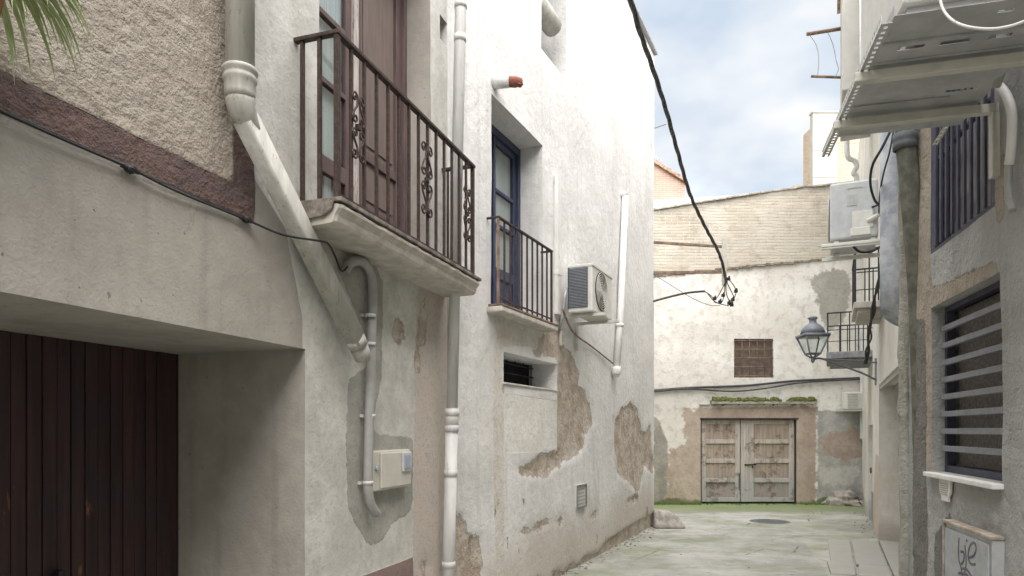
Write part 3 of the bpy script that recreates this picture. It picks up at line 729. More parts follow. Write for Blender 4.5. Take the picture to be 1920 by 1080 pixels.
m = MB(); m.box(R1.L(a1+.04,-.17,WZ0+.05), R1.L(b1-.05,-.18,WZ1-.04))
m.build('mesh_screen', plain('dusty_brown_mesh', (.17,.155,.14), .8, 0, .25, .003, scale=40), wl_)
m = MB(); m.box(R1.L(a1-.02, .05, WZ0-.035), R1.L(b1+.03, -.20, WZ0-.002)); m.build('window_sill', M['marble'], wl_, bevel=.006)
# upper window with vertical bars
m = MB(); m.box(R1.L(a2, -.11, UZ0), R1.L(b2_, -.13, UZ1)); wu2 = m.build('barred_window', plain('pale_dirty_pane', (.17,.165,.165), .5, 0, .4, 0, c2=(.3,.29,.28), scale=3), h1)
m = MB(); m.box(R1.L(a2, .005, UZ0), R1.L(b2_, -.02, UZ0+.03)); m.box(R1.L(a2, .005, UZ1-.03), R1.L(b2_, -.02, UZ1)); m.box(R1.L(a2, .005, UZ0+.66), R1.L(b2_, -.02, UZ0+.685))
m.box(R1.L(b2_-.09, .005, UZ0+.03), R1.L(b2_, -.05, UZ1-.03)); m.box(R1.L(a2, .005, UZ0+.03), R1.L(a2+.07, -.05, UZ1-.03)); m.build('window_frame', M['iron_blue'], wu2, bevel=.002)
for i in range(9):
    u = a2 + .07 + (b2_-a2-.16)*(i+.5)/9; m = MB(); m.box(R1.L(u-.014, .022, UZ0+.03), R1.L(u+.014, .0055, UZ1-.03)); m.build('vertical_bar', M['iron_blue'], wu2)

# ------------------------------------------------------------------ FAR HOUSE ON THE RIGHT
h2 = root('far_white_house', R2.M, 'pale house beyond the grey one with garage recess and narrow door', 'house')
g0, g1 = R2.hit(1712)[0], R2.hit(1647)[0]; GZ = 2.68
n0, n1 = R2.u(1637.5), R2.u(1629); 
polys2 = {'stain': [R2.hp([(1640,850),(1665,870),(1675,930),(1668,1000),(1648,1030),(1636,1000)])], 'dark': []}
facade(R2, 6.46, 24, 0, 10.2, M['far_white'], h2, [(g0, g1, -1, GZ, .62), (n0, n1, -1, 2.02, .12)], polys2, cell=.09, wave=.02, thick=3.5, fine_to=6)
m = MB(); m.box(R2.L(g0, -.55, 0), R2.L(g1, -.60, GZ)); m.build('garage_door', M['purple_light'], h2)
m = MB(); m.box(R2.L(g0, -.02, GZ+.001-.07), R2.L(g1, -.08, GZ-.002)); m.box(R2.L(g0, -.25, GZ-.08), R2.L(g1, -.30, GZ-.002)); m.build('lintel_beam', M['cream'], h2)
m = MB(); m.box(R2.L(n0, -.06, .62), R2.L(n1, -.11, 2.02)); nd_ = m.build('narrow_door', M['pvc_white'], h2)
m = MB(); m.box(R2.L(n0, -.05, 0), R2.L(n1, -.11, .619)); m.build('lower_panel', plain('blue_grey_paint', (.25,.28,.33), .6), nd_)
m = MB(); m.box(R2.L(n1-.12, -.02, 1.0), R2.L(n1-.09, -.049, 1.12)); m.build('handle', M['iron_dark'], nd_)
# projecting enclosed bay high up
uq0, uq1 = 13.2, 15.6; 
m = MB(); m.box(R2.L(uq0, .56, 7.9), R2.L(uq1, .01, 10.6)); bay = m.build('upper_bay', M['cream'], h2, bevel=.02)
m = MB(); m.box(R2.L(uq0-.05, .62, 10.602), R2.L(uq1+.05, .01, 10.68)); m.build('bay_roof', M['tile'], bay)
# balconies on the far house
def side_balcony(ua, ub, prot, hz, rh, slabm, thick, nside, nfront_, label):
    m = MB(); m.box(R2.L(ua, -.01, hz-thick), R2.L(ub, prot, hz)); m.box(R2.L(ua+.06, -.01, hz-thick-.06), R2.L(ub-.06, prot-.06, hz-thick-.001))
    b = m.build('balcony', slabm, h2, bevel=.012, label=label)
    m = MB(); m.box(R2.L(ua, prot-.04, hz+rh-.012), R2.L(ub, prot-.01, hz+rh+.012))
    for uu in (ua+.015, ub-.015): m.box(R2.L(uu-.015, -.01, hz+rh-.0118), R2.L(uu+.015, prot-.0405, hz+rh+.0118)); m.box(R2.L(uu-.008, 0, hz+rh*.55), R2.L(uu+.008, prot-.04, hz+rh*.55+.014))
    m.box(R2.L(ua+.03, prot-.033, hz+rh*.55), R2.L(ub-.03, prot-.017, hz+rh*.55+.014)); m.build('handrail', M['iron_dark'], b)
    for uu in (ua+.015, ub-.015):
        for i in range(nside):
            o = .02+(prot-.045)*(i+.5)/nside if i < nside-1 else prot-.025
            m = MB(); m.box(R2.L(uu-.01, o-.01, hz), R2.L(uu+.01, o+.01, hz+rh-.0125)); m.build('baluster', M['iron_dark'], b)
    for i in range(1, nfront_):
        u = ua + (ub-ua)*i/nfront_; m = MB(); m.box(R2.L(u-.01, prot-.035, hz), R2.L(u+.01, prot-.015, hz+rh-.0125)); m.build('baluster', M['iron_dark'], b)
uA = R2.u(1545, .82)
yb = R2.P(15.0, .82, 0)
def u_at_y(wall, Y, off): return (Y - wall.p0.y - wall.n.y*wall.o*off)/wall.d.y
uA = u_at_y(R2, 13.6, .80)
side_balcony(uA, uA+1.9, .82, 1.9+(HZ-660)/F_PX*13.6, .76, M['slab_dark'] if 0 else plain('grey_slab', (.24,.245,.25), .85, 0, .2, .006), .13, 5, 10, 'dark grey far balcony behind the street lamp')
uB = u_at_y(R2, 10.6, .40)
side_balcony(uB, uB+1.5, .42, 1.9+(HZ-566)/F_PX*10.6, .80, M['slab'], .10, 3, 8, 'pale balcony under the middle air conditioner')

# ------------------------------------------------------------------ END BUILDING
hE = root('end_building', E.M, 'old barn closing the alley, patchy white plaster below cream brick', 'building')
dx0, dx1 = E.u(1314), E.u(1494); DT = E.hit(1400, 786)[1]
wx0, wx1 = E.u(1376), E.u(1450); wz0, wz1 = E.hit(1400, 708)[1], E.hit(1400, 635)[1]
def topE(u):
    px = 960 + u/18*F_PX
    y = 393 - max(0, px-1225)*.135 + 2.5*math.sin(px*.012)
    if px > 1507: y = min(y, 351)
    return EYE + (HZ-y)/F_PX*18
bl = lambda u: E.hit(1228, 516)[1] + (u - E.u(1228))*(E.hit(1620, 478)[1]-E.hit(1228, 516)[1])/(E.u(1620)-E.u(1228))
polysE = {
 'brick': [[(-4, bl(-4)), (10, bl(10)), (10, 12), (-4, 12)]],
 'brick_top': [[(-4, topE(2)-.15), (E.u(1230), topE(E.u(1230))-.12), (E.u(1465), topE(E.u(1460))-.10), (10, 8.25), (10, 12), (-4, 12)]],
 'grey_left': [E.hp([(1225,770),(1242,800),(1256,850),(1252,960),(1225,960)])],
 'ochre': [E.hp([(1280,768),(1530,762),(1530,960),(1248,960),(1252,840),(1284,835)])],
 'surround': [E.hp([(1295,765),(1528,762),(1528,950),(1497,950),(1497,785),(1310,785)])],
 'grey_right': [E.hp([(1532,768),(1570,772),(1624,770),(1624,960),(1532,960)])],
 'pale': [E.hp([(1535,865),(1560,880),(1610,870),(1612,905),(1570,912),(1538,905)])],
 'brown_right': [E.hp([(1540,818),(1570,805),(1600,800),(1622,805),(1622,860),(1580,866),(1550,856),(1535,840)])],
 'corbel': [E.hp([(1520,525),(1535,508),(1575,505),(1598,522),(1592,560),(1580,605),(1556,625),(1538,600),(1530,560)])],
}
facade(E, -4, 9.3, 0, 9.0, M['end'], hE, [(dx0, dx1, -1, DT, .18), (wx0, wx1, wz0, wz1, .14)], polysE, cell=.09, wave=.03, thick=.5, topfn=topE, fine_to=6.0)
# barn doors
def barn_leaf(u0, u1, lab=None):
    m = MB(); d = -.10; s = .13
    z0, z1 = .05, DT-.02
    m.box(E.L(u0, d, z0), E.L(u0+s, d-.0495, z1)); m.box(E.L(u1-s, d, z0), E.L(u1, d-.0495, z1))
    for k in range(5):
        zc = z0 + (z1-z0-.11)*k/4; m.box(E.L(u0+s, d-.001, zc), E.L(u1-s, d-.0495, zc+.11))
    o = m.build('barn_door_leaf', M['oldwood'], hE, bevel=.006)
    for k in range(4):
        za = z0 + (z1-z0-.11)*k/4 + .11; zb_2 = z0 + (z1-z0-.11)*(k+1)/4
        m = MB(); m.box(E.L(u0+s-.01, d-.035, za-.01), E.L(u1-s+.01, d-.049, zb_2+.01)); m.build('plank_panel', M['oldwood2'], o)
    return o
dm = E.u(1391); l1 = barn_leaf(dx0+.03, dm-.012); l2 = barn_leaf(dm+.012+.20, dx1-.03)
m = MB(); m.box(E.L(dm+.004, -.092, .05), E.L(dm+.21, -.13, DT-.02)); m.build('cover_board', M['oldwood'], l2, bevel=.006)
m = MB(); m.tube([E.L(dm+.10, -.075, 1.02), E.L(dm+.40, -.075, 1.02)], .018, 8); m.tube([E.L(dm+.30,-.075,1.02), E.L(dm+.30,-.06,.93)], .014, 6); m.build('bolt', M['iron_dark'], l2)
m = MB(); m.box(E.L(dm-.05, -.085, .35), E.L(dm-.03, -.099, .8)); m.build('latch_bar', M['iron_dark'], l1)
m = MB(); m.box(E.L(dx0-.02, .02, DT-.01), E.L(dx1+.04, -.06, DT+.03)); m.box(E.L(dx1-.028, -.02, 0), E.L(dx1+.004, -.07, DT-.011)); m.box(E.L(dx0, -.02, 0), E.L(dx0+.028, -.07, DT-.011)); m.build('door_frame', M['iron'], hE)
m = MB(); m.box(E.L(wx0, -.10, wz0), E.L(wx1, -.13, wz1)); we = m.build('blind_window', M['blind'], hE)
m = MB()
for i in range(6): u = wx0+.02+(wx1-wx0-.04)*i/5; m.tube([E.L(u, -.02, wz0), E.L(u, -.02, wz1)], .011, 6)
for i in range(5): h = wz0+.05+(wz1-wz0-.1)*i/4; m.tube([E.L(wx0, -.0, h), E.L(wx1, -.0, h)], .011, 6)
m.build('window_grid', M['rust'], we)
# mossy ledge above the doors
la, lb = E.u(1332), E.u(1527); lz = E.hit(1400, 757)[1]
m = MB(); m.box(E.L(la, -.01, lz-.02), E.L(lb, .14, lz+.05)); led = m.build('ledge', M['end'] if 0 else M['stone'], hE, bevel=.012)
m = MB(); random.seed(3)
for i in range(90):
    u = la+.05+(lb-la-.1)*random.random(); 
    if mn.noise(Vector((u*2.2,0,0))) < -.22: continue
    m.blob(E.L(u, .06+random.uniform(-.02,.03), lz+.07), (random.uniform(.05,.13), .06, random.uniform(.03,.11)), i, 8, 5, .5)
m.build('moss_cushion', M['moss'], led)
m = MB(); m.box(E.L(E.u(1311), -.01, lz-.03), E.L(la-.03, .06, lz-.008)); m.build('ledge_stub', M['cream'], hE)
m = MB()
for i in range(46):
    u0_ = -4+.29*i; u1_ = u0_+.275; 
    if u1_ > 9.3: break
    t0, t1 = topE(u0_+.01)+.003, topE(u1_-.01)+.003
    m.quadbox([E.L(u0_,.04,t0),E.L(u1_,.04,t1),E.L(u1_,-.5,t1),E.L(u0_,-.5,t0)]+[E.L(u0_,.04,t0+.05),E.L(u1_,.04,t1+.05),E.L(u1_,-.5,t1+.05),E.L(u0_,-.5,t0+.05)])
m.build('coping_bricks', M['brick_tan'] if 0 else plain('grey_coping_brick', (.40,.37,.31), .9, 0, .25, .006, c2=(.5,.46,.38)), hE, bevel=.008)
m = MB()
for (pa_, pb_, py_) in ((1462,1476,357),(1476,1490,352),(1490,1512,346)):
    m.box(E.L(E.u(pa_)+.004, -.03, topE(E.u(pa_))-.05), E.L(E.u(pb_), -.30, E.hit(pa_, py_)[1]))
m.build('stepped_bricks', M['brick_tan'], hE, bevel=.01)
# ragged ledge at the foot of the brickwork
m = MB(); random.seed(5)
u = -3.0
while u < 9.2:
    w = random.uniform(.12, .34); hb = bl(u)-.01
    m.box(E.L(u, -.02, hb-random.uniform(.0,.03)), E.L(u+w*.96, random.uniform(.03,.05), hb+random.uniform(.02,.05))); u += w
m.build('broken_brick_ledge', plain('dark_old_brick', (.22,.19,.14), .95, 0, .3, .006, c2=(.35,.31,.24)), hE, bevel=.006)

# ------------------------------------------------------------------ buildings behind
pk = root('pink_brick_house', Matrix.Translation((0,0,0)), 'pink brick gable peeping over the left end of the cream brick wall', 'house')
pk.location = (4.6, 26, 0); P0 = Vector((4.6,26,0))
pr = cam_pt(1285, 345, 26); pl = cam_pt(1215, 300, 26)
m = MB(); m.prism([Vector((pl.x-4,26,0))-P0, Vector((pr.x,26,0))-P0, pr-P0, pl-P0, Vector((pl.x-4,26,pl.z+2.0))-P0], (0,4,0)); m.build('wall', M['brick_pink'], pk)
m = MB(); q = Vector((0,-.12,0))
m.prism([pr-P0+Vector((.05,-.12,.0)), pl-P0+Vector((-.6,-.12,.36)), pl-P0+Vector((-.6,-.12,.50)), pr-P0+Vector((.05,-.12,.14))], (0,4.2,0)); m.build('roof_edge', M['tile'], pk)
m = MB()
for i in range(5):
    a = cam_pt(1228+i*4, 302+i*2.6, 26)-P0+Vector((0,.3,.1)); m.tube([a, a+Vector((0,0,.25))], .015, 5)
m.tube([cam_pt(1228,302,26)-P0+Vector((0,.3,.33)), cam_pt(1246,313,26)-P0+Vector((0,.3,.33))], .012, 5); m.build('roof_spikes', M['sheet'], pk)
tw = root('brick_stair_tower', Matrix.Translation((0,0,0)), 'tall tan brick tower with cream rendered face rising behind the end wall', 'tower')
P0 = Vector((10.2, 23, 0)); tw.location = P0
a, c_ = cam_pt(1524, 236, 23), cam_pt(1592, 236, 23)
m = MB(); m.box((a.x-P0.x, 0, 0), (c_.x+.4-P0.x, .75, a.z)); m.build('wall', M['brick_tan'], tw)
p, q_ = cam_pt(1524, 212, 22.9), cam_pt(1570, 212, 22.9)
m = MB(); m.box((p.x-P0.x-.01, -.12, 0), (q_.x-P0.x, .10, p.z)); rp = m.build('rendered_face', M['cream'], tw, bevel=.01)
m = MB(); m.box((p.x-P0.x-.03, -.15, p.z+.002), (q_.x-P0.x+.03, .13, p.z+.06)); m.build('cap', M['cream'], rp)
for yy in (283, 333):
    z = cam_pt(0, yy, 22.9).z; m = MB(); m.box((p.x-P0.x-.003, -.126, z), (q_.x-P0.x+.003, -.121, z+.02)); m.build('joint_line', M['print'], rp)

exec_objects = True
# ------------------------------------------------------------------ pipes on the left wall
# diagonal downpipe
dpp = root('diagonal_downpipe', F.M @ Matrix.Translation(F.L(F.u(450, .1), .1, 0)), 'thick pale downpipe that turns diagonally across the beige wall under the balcony', 'drain pipe', 'drain pipes on the walls')
def rel(wall, rt_pt, pts): return [Vector(p) - Vector(rt_pt) for p in pts]
base = F.L(F.u(450, .1), .1, 0)
FL_ = lambda px, py, off: F.L(*(lambda q: (q[0], off, q[1]))(F.hit(px, py, off)))
A = FL_(450, 165, .10); B = FL_(450, -560, .10); B.x = A.x
C_ = FL_(447, 195, .10); D = FL_(668, 640, .10)
m = MB(); m.tube([B-base, A-base], .073, 22); m.build('upright_pipe', M['pvc'], dpp)
m = MB(); cz = A.z; cxy = (A.x-base.x, A.y-base.y)
m.lathe([(.0735,cz+.10),(.083,cz+.10),(.090,cz+.092),(.090,cz+.078),(.080,cz+.068),(.080,cz+.058),(.085,cz+.050),(.085,cz+.034),(.078,cz+.024),(.077,cz-.03),(.074,cz-.06),(.066,cz-.06)], 24, (cxy[0],cxy[1],0)); m.build('collar', M['pvc'], dpp)
dirv = (D-C_).normalized()
m = MB(); m.tube([A-base+Vector((0,0,-.02)), A-base+Vector((.004,0,-.075)), C_-base+dirv*.03, C_-base+dirv*.10, C_-base+dirv*.2], [.074,.074,.070,.058,.045], 20); m.build('elbow', M['pvc'], dpp)
m = MB(); nrm = Vector((0,1,0)); side = dirv.cross(nrm)
def rbox(m, a, b, wn, wt, r=.02, n=4):
    """rounded rectangular duct between a and b"""
    ring = []
    for (sx, sy, a0) in ((1,1,0),(-1,1,90),(-1,-1,180),(1,-1,270)):
        for i in range(n+1):
            an = R(a0+90*i/n); ring.append((sx*(wn-r)+r*math.cos(an), sy*(wt-r)+r*math.sin(an)))
    k = len(ring); b0 = len(m.v)
    for p in (a, b):
        for x, y in ring: m.v.append(tuple(p + side*x + nrm*y))
    for i in range(k):
        j=(i+1)%k; m.f.append((b0+i,b0+j,b0+k+j,b0+k+i)); m.sm.append(True)
    m.f.append(tuple(b0+i for i in reversed(range(k)))); m.sm.append(False); m.f.append(tuple(b0+k+i for i in range(k))); m.sm.append(False)
rbox(m, C_-base+dirv*.075, D-base, .060, .052, .018); m.build('sloping_pipe', M['pvc'], dpp)
m = MB(); m.tube([D-base-dirv*.03, D-base+dirv*.03], .070, 20); m.tube([D-base+dirv*.0301, D-base+dirv*.09+Vector((0,0,-.01)), D-base+dirv*.11+Vector((.01,0,-.045))], [.064,.062,.05], 18); m.build('end_socket', M['pvc'], dpp)
# conduit with a hook at the top
cd = root('meter_conduit', F.M @ Matrix.Translation(F.L(F.u(697,.05), .05, 0)), 'grey conduit with a hooked top running down beside the cream meter box', 'pipe')
base = F.L(F.u(697,.05), .05, 0)
pts = [FL_(x, y, .05)-base for x, y in ((645,512),(652,498),(662,490),(674,489),(685,495),(693,508),(697,525),(698,560),(695,700),(692,800),(690,900),(691,925),(696,948),(706,963))]
def smooth(pts, n=6):
    out = []
    P = [pts[0]] + list(pts) + [pts[-1]]
    for i in range(1, len(P)-2):
        p0,p1,p2,p3 = P[i-1],P[i],P[i+1],P[i+2]
        for k in range(n):
            t = k/n; out.append(.5*((2*p1)+(p2-p0)*t+(2*p0-5*p1+4*p2-p3)*t*t+(3*p1-p0-3*p2+p3)*t**3))
    out.append(P[-2]); return out
m = MB(); m.tube(smooth(pts), .034, 14, ref=(0,1,0)); m.build('tube', M['conduit'], cd)
for yy in (592, 645, 780, 905):
    q = FL_(694 if yy < 850 else 690, yy, .05)-base; m = MB(); m.lathe([(.0345,-.012),(.039,-.012),(.039,.012),(.0345,.012)], 16, (q.x, q.y, q.z)); m.box((q.x-.055, q.y+.03, q.z-.01), (q.x-.03, q.y+.052, q.z+.01)); m.build('clip', M['pvc_grey'], cd)
# meter box
u0,_ = F.hit(701, 0, .06); u1,_ = F.hit(771, 0, .06); z1 = F.hit(701, 846, .06)[1]; z0 = F.hit(701, 923, .06)[1]
mb = root('meter_box', F.M @ Matrix.Translation(F.L(u0, 0, z0)), 'cream electricity meter box with small square glazed window below the balcony', 'meter box')
o_ = lambda du, off, dz: F.L(du, off, dz)
ww, hh = u1-u0, z1-z0
m = MB(); m.box(o_(0, -.02, 0), o_(ww, .05, hh)); m.build('box', M['meter'], mb, bevel=.01)
m = MB(); m.box(o_(.10, .0505, .015), o_(ww-.015, .068, hh-.015)); dr = m.build('door', M['meter'], mb, bevel=.008)
m = MB(); m.box(o_(ww-.18, .0685, hh-.17), o_(ww-.035, .083, hh-.02)); wq = m.build('window_rim', M['box_white'], dr, bevel=.006)
m = MB(); m.box(o_(ww-.155, .0835, hh-.145), o_(ww-.06, .088, hh-.045)); m.build('window_pane', M['grey_blue_box'], dr)
m = MB(); m.lathe([(.0,.069),(.02,.069),(.02,.051),(.022,.05)], 14, (.05,0,0.17), 'y'); 
m2 = MB(); m2.tube([o_(.05,.051,.17), o_(.05,.07,.17)], .02, 12); m2.build('lock', M['grey_blue_box'], mb)
# corner drainpipe
pb = Vector((cam_pt(838, 0, 6.22).x, 6.22, 0)); ptp = cam_pt(864, 0, 6.22)
cp = root('corner_drainpipe', Matrix.Translation(pb), 'tall light grey drainpipe in the corner between beige and white houses', 'drain pipe', 'drain pipes on the walls')
m = MB(); top = (ptp-pb); top = top * (9.6/top.z); brk = .85+.62
def on(z): return top*(z/top.z)
m.tube([on(0.0), on(1.95)], .056, 18); m.tube([on(1.95), on(9.6)], .051, 18); m.build('tube', M['pvc_grey'], cp)
for z, r_ in ((2.06,.062),(1.92,.063),(1.52,.061),(5.42,.056),(5.72,.056),(.7,.061)):
    m = MB(); q = on(z); m.lathe([(r_-.008,-.03),(r_,-.03),(r_,.03),(r_-.008,.03)], 18, tuple(q)); m.build('joint_ring', M['pvc_grey'], cp)
m = MB(); q = on(2.0); m.lathe([(.05,-.1),(.0605,-.1),(.0605,.10),(.05,.10)], 18, tuple(q)); m.build('socket', M['pvc_grey'], cp)

# black cable below the brown band
def cable(name, pts, r, label, mat='cable', cat='cable', grp=None, wobble=0, n=8, parent=None, rings=8):
    pp = smooth([Vector(p) for p in pts], 6)
    base = pp[0].copy(); rt = Matrix.Translation(base)
    m = MB(); m.tube([p-base for p in pp], r, n)
    o = m.build(name, M[mat], parent); o.matrix_world = rt
    if label: props(o, label, cat, 'loose cables and wires' if cat == 'cable' else None)
    return o
kt = root('wall_cable', F.M, 'black cable sagging along the lower edge of the brown painted band', 'cable')
band = [(-500,-30),(-60,180),(0,208),(120,262),(245,316),(330,358),(462,412),(530,440),(600,452),(616,458),(628,480),(640,508),(652,500)]
pts = [FL_(x, y, .025 if x < 500 else .19 if 540 < x < 625 else .10) for x, y in band]
m = MB(); m.tube(smooth(pts), .0065, 7); m.build('wire', M['black'], kt)
pts = [FL_(x, y-4+2*math.sin(x*.03), .014) for x, y in band[:7]]
m = MB(); m.tube(smooth(pts), .003, 6); m.build('wire', M['cable'], kt)
for x, y in ((245,317),(462,412)):
    c = FL_(x, y, .02); m = MB(); m.blob(c, (.03,.02,.02), x, 10, 6, .5); m.box((c.x-.045,c.y-.01,c.z-.006),(c.x+.05,c.y+.012,c.z+.006)); m.build('clip', M['black'], kt)

# spider plant in a wall pot
pc = F.hit(-55, -85, .22); 
sp_ = root('spider_plant', F.M @ Matrix.Translation(F.L(pc[0], .22, pc[1])), 'spider plant with long striped leaves hanging at the top left corner', 'plant')
m = MB(); m.lathe([(.0,-.16),(.08,-.16),(.11,0),(.12,0),(.12,.03),(.105,.03),(.09,-.02),(0,-.02)], 20); m.build('pot', M['pot'], sp_)
m = MB(); m.tube([(0,.20,.0),(0,.115,.0)], .01, 6); m.lathe([(.122,-.01),(.13,-.01),(.13,.01),(.122,.01)], 20); m.build('pot_ring', M['iron_dark'], sp_)
random.seed(11)
def blade(m, m2, az, L, el, w):
    pts = []; p = Vector((0,0,.0)); d = Vector((math.cos(az)*math.cos(el), math.sin(az)*math.cos(el), math.sin(el))); n = 14
    for i in range(n+1):
        pts.append(p.copy()); p = p + d*(L/n); d = (d + Vector((0,0,-.13-.014*i))).normalized()
    for mm, lo, hi in ((m, -.62, .62), (m2, -1, -.6), (m2, .6, 1)):
        b = len(mm.v)
        for i, q in enumerate(pts):
            t = i/n; ww = w*(math.sin(math.pi*min(1, t*.9+.14))**.7)*(1-t**4)
            sd_ = Vector((-math.sin(az), math.cos(az), 0)); 
            lift = Vector((0,0,ww*.35))
            mm.v += [tuple(q + sd_*ww*lo + lift*abs(lo)), tuple(q + sd_*ww*hi + lift*abs(hi))]
        for i in range(n): mm.f.append((b+2*i, b+2*i+1, b+2*i+3, b+2*i+2)); mm.sm.append(True)
lm, lm2 = MB(), MB()
for i in range(60):
    az = random.uniform(0, 2*math.pi); 
    blade(lm, lm2, az, random.uniform(.30,.56), random.uniform(.1, 1.1), random.uniform(.008,.013))
for i in range(40):
    blade(lm, lm2, random.uniform(-.9, .5), random.uniform(.34,.52), random.uniform(.1, .9), random.uniform(.009,.013))
lf = lm.build('leaves', M['leaf'], sp_); lm2.build('leaf_edges', M['leaf_pale'], lf)

# ------------------------------------------------------------------ things on the white wall
def ac_unit(name, Mx, L, D, H, body, label, o, front=True, grp=None, coil_side=True):
    """outdoor unit: local x 0..L along the wall, outward o*(g..g+D), z 0..H, near end at x=0"""
    r = root(name, Mx, label, 'air conditioner', grp or 'air conditioners on the walls'); Y = lambda v: o*v; g0_ = .15
    m = MB(); m.box((0, Y(g0_), 0), (L, Y(g0_+D), H)); cs = m.build('casing', body, r, bevel=.02)
    m = MB(); m.box((-.008, Y(g0_-.01), H-.03), (L+.008, Y(g0_+D+.01), H+.006)); m.build('lid', body, cs, bevel=.008)
    cx, cz, rr_ = L*.42, H*.52, H*.40
    m = MB()
    m.tube([(cx, Y(g0_+D+.001), cz), (cx, Y(g0_+D+.006), cz)], rr_+.012, 30); m.build('fan_opening', M['hole'], cs)
    m = MB()
    for k in range(1, 9):
        rk = rr_*k/8.; ring = [(cx+rk*math.cos(2*math.pi*i/32), Y(g0_+D+.015), cz+rk*math.sin(2*math.pi*i/32)) for i in range(33)]; m.tube(ring, .004, 5, cap=False)
    for k in range(8):
        a_ = math.pi*2*k/8; m.tube([(cx, Y(g0_+D+.012), cz), (cx+rr_*math.cos(a_), Y(g0_+D+.012), cz+rr_*math.sin(a_))], .004, 5)
    m.build('fan_grille', body, cs)
    return r
zA = 3.41
ua = 9.84
Ma = W.M @ Matrix.Translation(W.L(ua, 0, zA))
ac1 = ac_unit('air_conditioner', Ma, .86, .33, .60, M['ac'], 'white air conditioner with dark coil side on the white house beside the small balcony', -1)
m = MB(); m.box((-.012, -.17, .06), (-.004, -.42, .56)); m.box((-.016, -.155, .05), (-.004, -.17, .57)) ; m.build('coil_panel', M['coil'], ac1)
m = MB()
for i in range(26): m.box((-.017, -.172, .07+i*.019), (-.0125, -.418, .074+i*.019))
m.build('coil_fins', M['ac_dirty'], ac1)
for du in (.10, .72):
    m = MB(); m.box((du-.02, -.003, -.05), (du+.02, -.62, -.012)); m.box((du-.02, -.003, -.40), (du+.02, -.035, -.051)); m.build('bracket', M['bracket'], ac1, bevel=.004)
m = MB(); m.tube([(.06,-.02,-.20),(.02,-.06,-.05),(.0,-.10,.10),(-.03,-.12,.2),(.02,-.13,.32)], .018, 8); m.build('pipe_bundle', M['ac_dirty'], ac1)
d1 = root('cable_duct', W.M @ Matrix.Translation(W.L(W.u(1046,.03), 0, 0)), 'flat white cable duct running up left of the air conditioner', 'duct')
m = MB(); za, zb = W.hit(1046, 330, .03)[1], W.hit(1046, 590, .03)[1]
m.box((-.06, 0, zb), (.06, -.055, za)); m.build('duct_cover', M['pvc_white'], d1, bevel=.006)
m = MB(); m.box((-.065, 0, zb+.50), (.065, -.06, zb+.56)); m.build('joint_clip', M['pvc_white'], d1, bevel=.006)
d2base = W.L(W.u(1172,.06), .06, 0)
d2 = root('wall_pipe', W.M @ Matrix.Translation(d2base), 'leaning white pipe right of the white house air conditioner', 'drain pipe', 'drain pipes on the walls')
WL = lambda px, py, off: W.L(*(lambda q: (q[0], off, q[1]))(W.hit(px, py, off)))
m = MB(); m.tube([WL(1172,368,.06)-d2base, WL(1163,600,.06)-d2base, WL(1156,690,.06)-d2base], .055, 14); m.build('tube', M['pvc_white'], d2)
m = MB(); q = WL(1155,690,.06)-d2base; m.tube([q+Vector((0,0,.02)), q+Vector((0,-.0,-.06)), q+Vector((-.05,-.01,-.13))], [.075,.078,.055], 14); m.build('elbow', M['pvc_white'], d2); m = MB(); q2 = WL(1172,368,.06)-d2base; m.tube([q2, q2+Vector((.0,.05,.05))], .06, 12); m.build('elbow', M['pvc_white'], d2)
m = MB(); q = WL(1162,610,.06)-d2base; m.lathe([(.056,-.03),(.064,-.03),(.064,.03),(.056,.03)], 14, tuple(q)); m.build('joint_ring', M['pvc_white'], d2)
th = cable('drain_tube', [W.P(*x) for x in ((W.u(1055,.3), .3, zA-.06), (W.u(1075,.1), .1, zA-.2), (W.u(1110,.03), .03, W.hit(1110,650,.03)[1]), (W.u(1150,.04), .04, W.hit(1150,682,.04)[1]))], .012, 'thin condensate tube sloping from the air conditioner to the leaning pipe', 'rust', 'pipe')
# terracotta spout
u_, h_ = W.hit(940, 150, .1)
ts = root('spout_pipe', W.M @ Matrix.Translation(W.L(u_, 0, h_)), 'white pipe stub with broken terracotta mouth above the blue door', 'pipe')
m = MB(); m.tube([(0,.02,0),(.06,-.16,-.0)], [.07,.062], 18); m.build('sleeve', M['pvc_white'], ts)
m = MB(); m.tube([(.06,-.14,0),(.10,-.22,-.0),(.14,-.27,.01)], [.052,.058,.035], 9); m.blob((.12,-.25,-.01), (.04,.04,.045), 3, 9, 6, .7); m.build('broken_mouth', M['terracotta'], ts)
# framed notice
u_, h_ = W.hit(1087, 930); 
nt = root('framed_notice', W.M @ Matrix.Translation(W.L(u_, .012, h_)), 'small grey framed plaque on the lower white wall', 'plaque')
a_ = .13; b_ = .155
a_, b_ = (W.u(1096)-W.u(1078))/2, (W.hit(1087,908)[1]-W.hit(1087,952)[1])/2
m = MB(); m.box((-a_, -.012, -b_), (a_, .02, b_)); m.build('panel', M['paper'], nt)
m = MB()
for (p, q) in (((-a_,-b_),(a_,-b_+.025)),((-a_,b_-.025),(a_,b_)),((-a_,-b_+.025),(-a_+.025,b_-.025)),((a_-.025,-b_+.025),(a_,b_-.025))): m.box((p[0],-.0125,p[1]),(q[0],-.03,q[1]))
m.build('frame', plain('grey_frame', (.20,.20,.18), .6), nt, bevel=.003)
m = MB(); random.seed(2)
for i in range(5):
    z = b_-.07-i*.05; m.box((-a_+.05,-.0125,z-.007),(a_-.05-random.uniform(0,.04),-.0145,z+.007))
m.build('relief_lines', M['print'], nt)
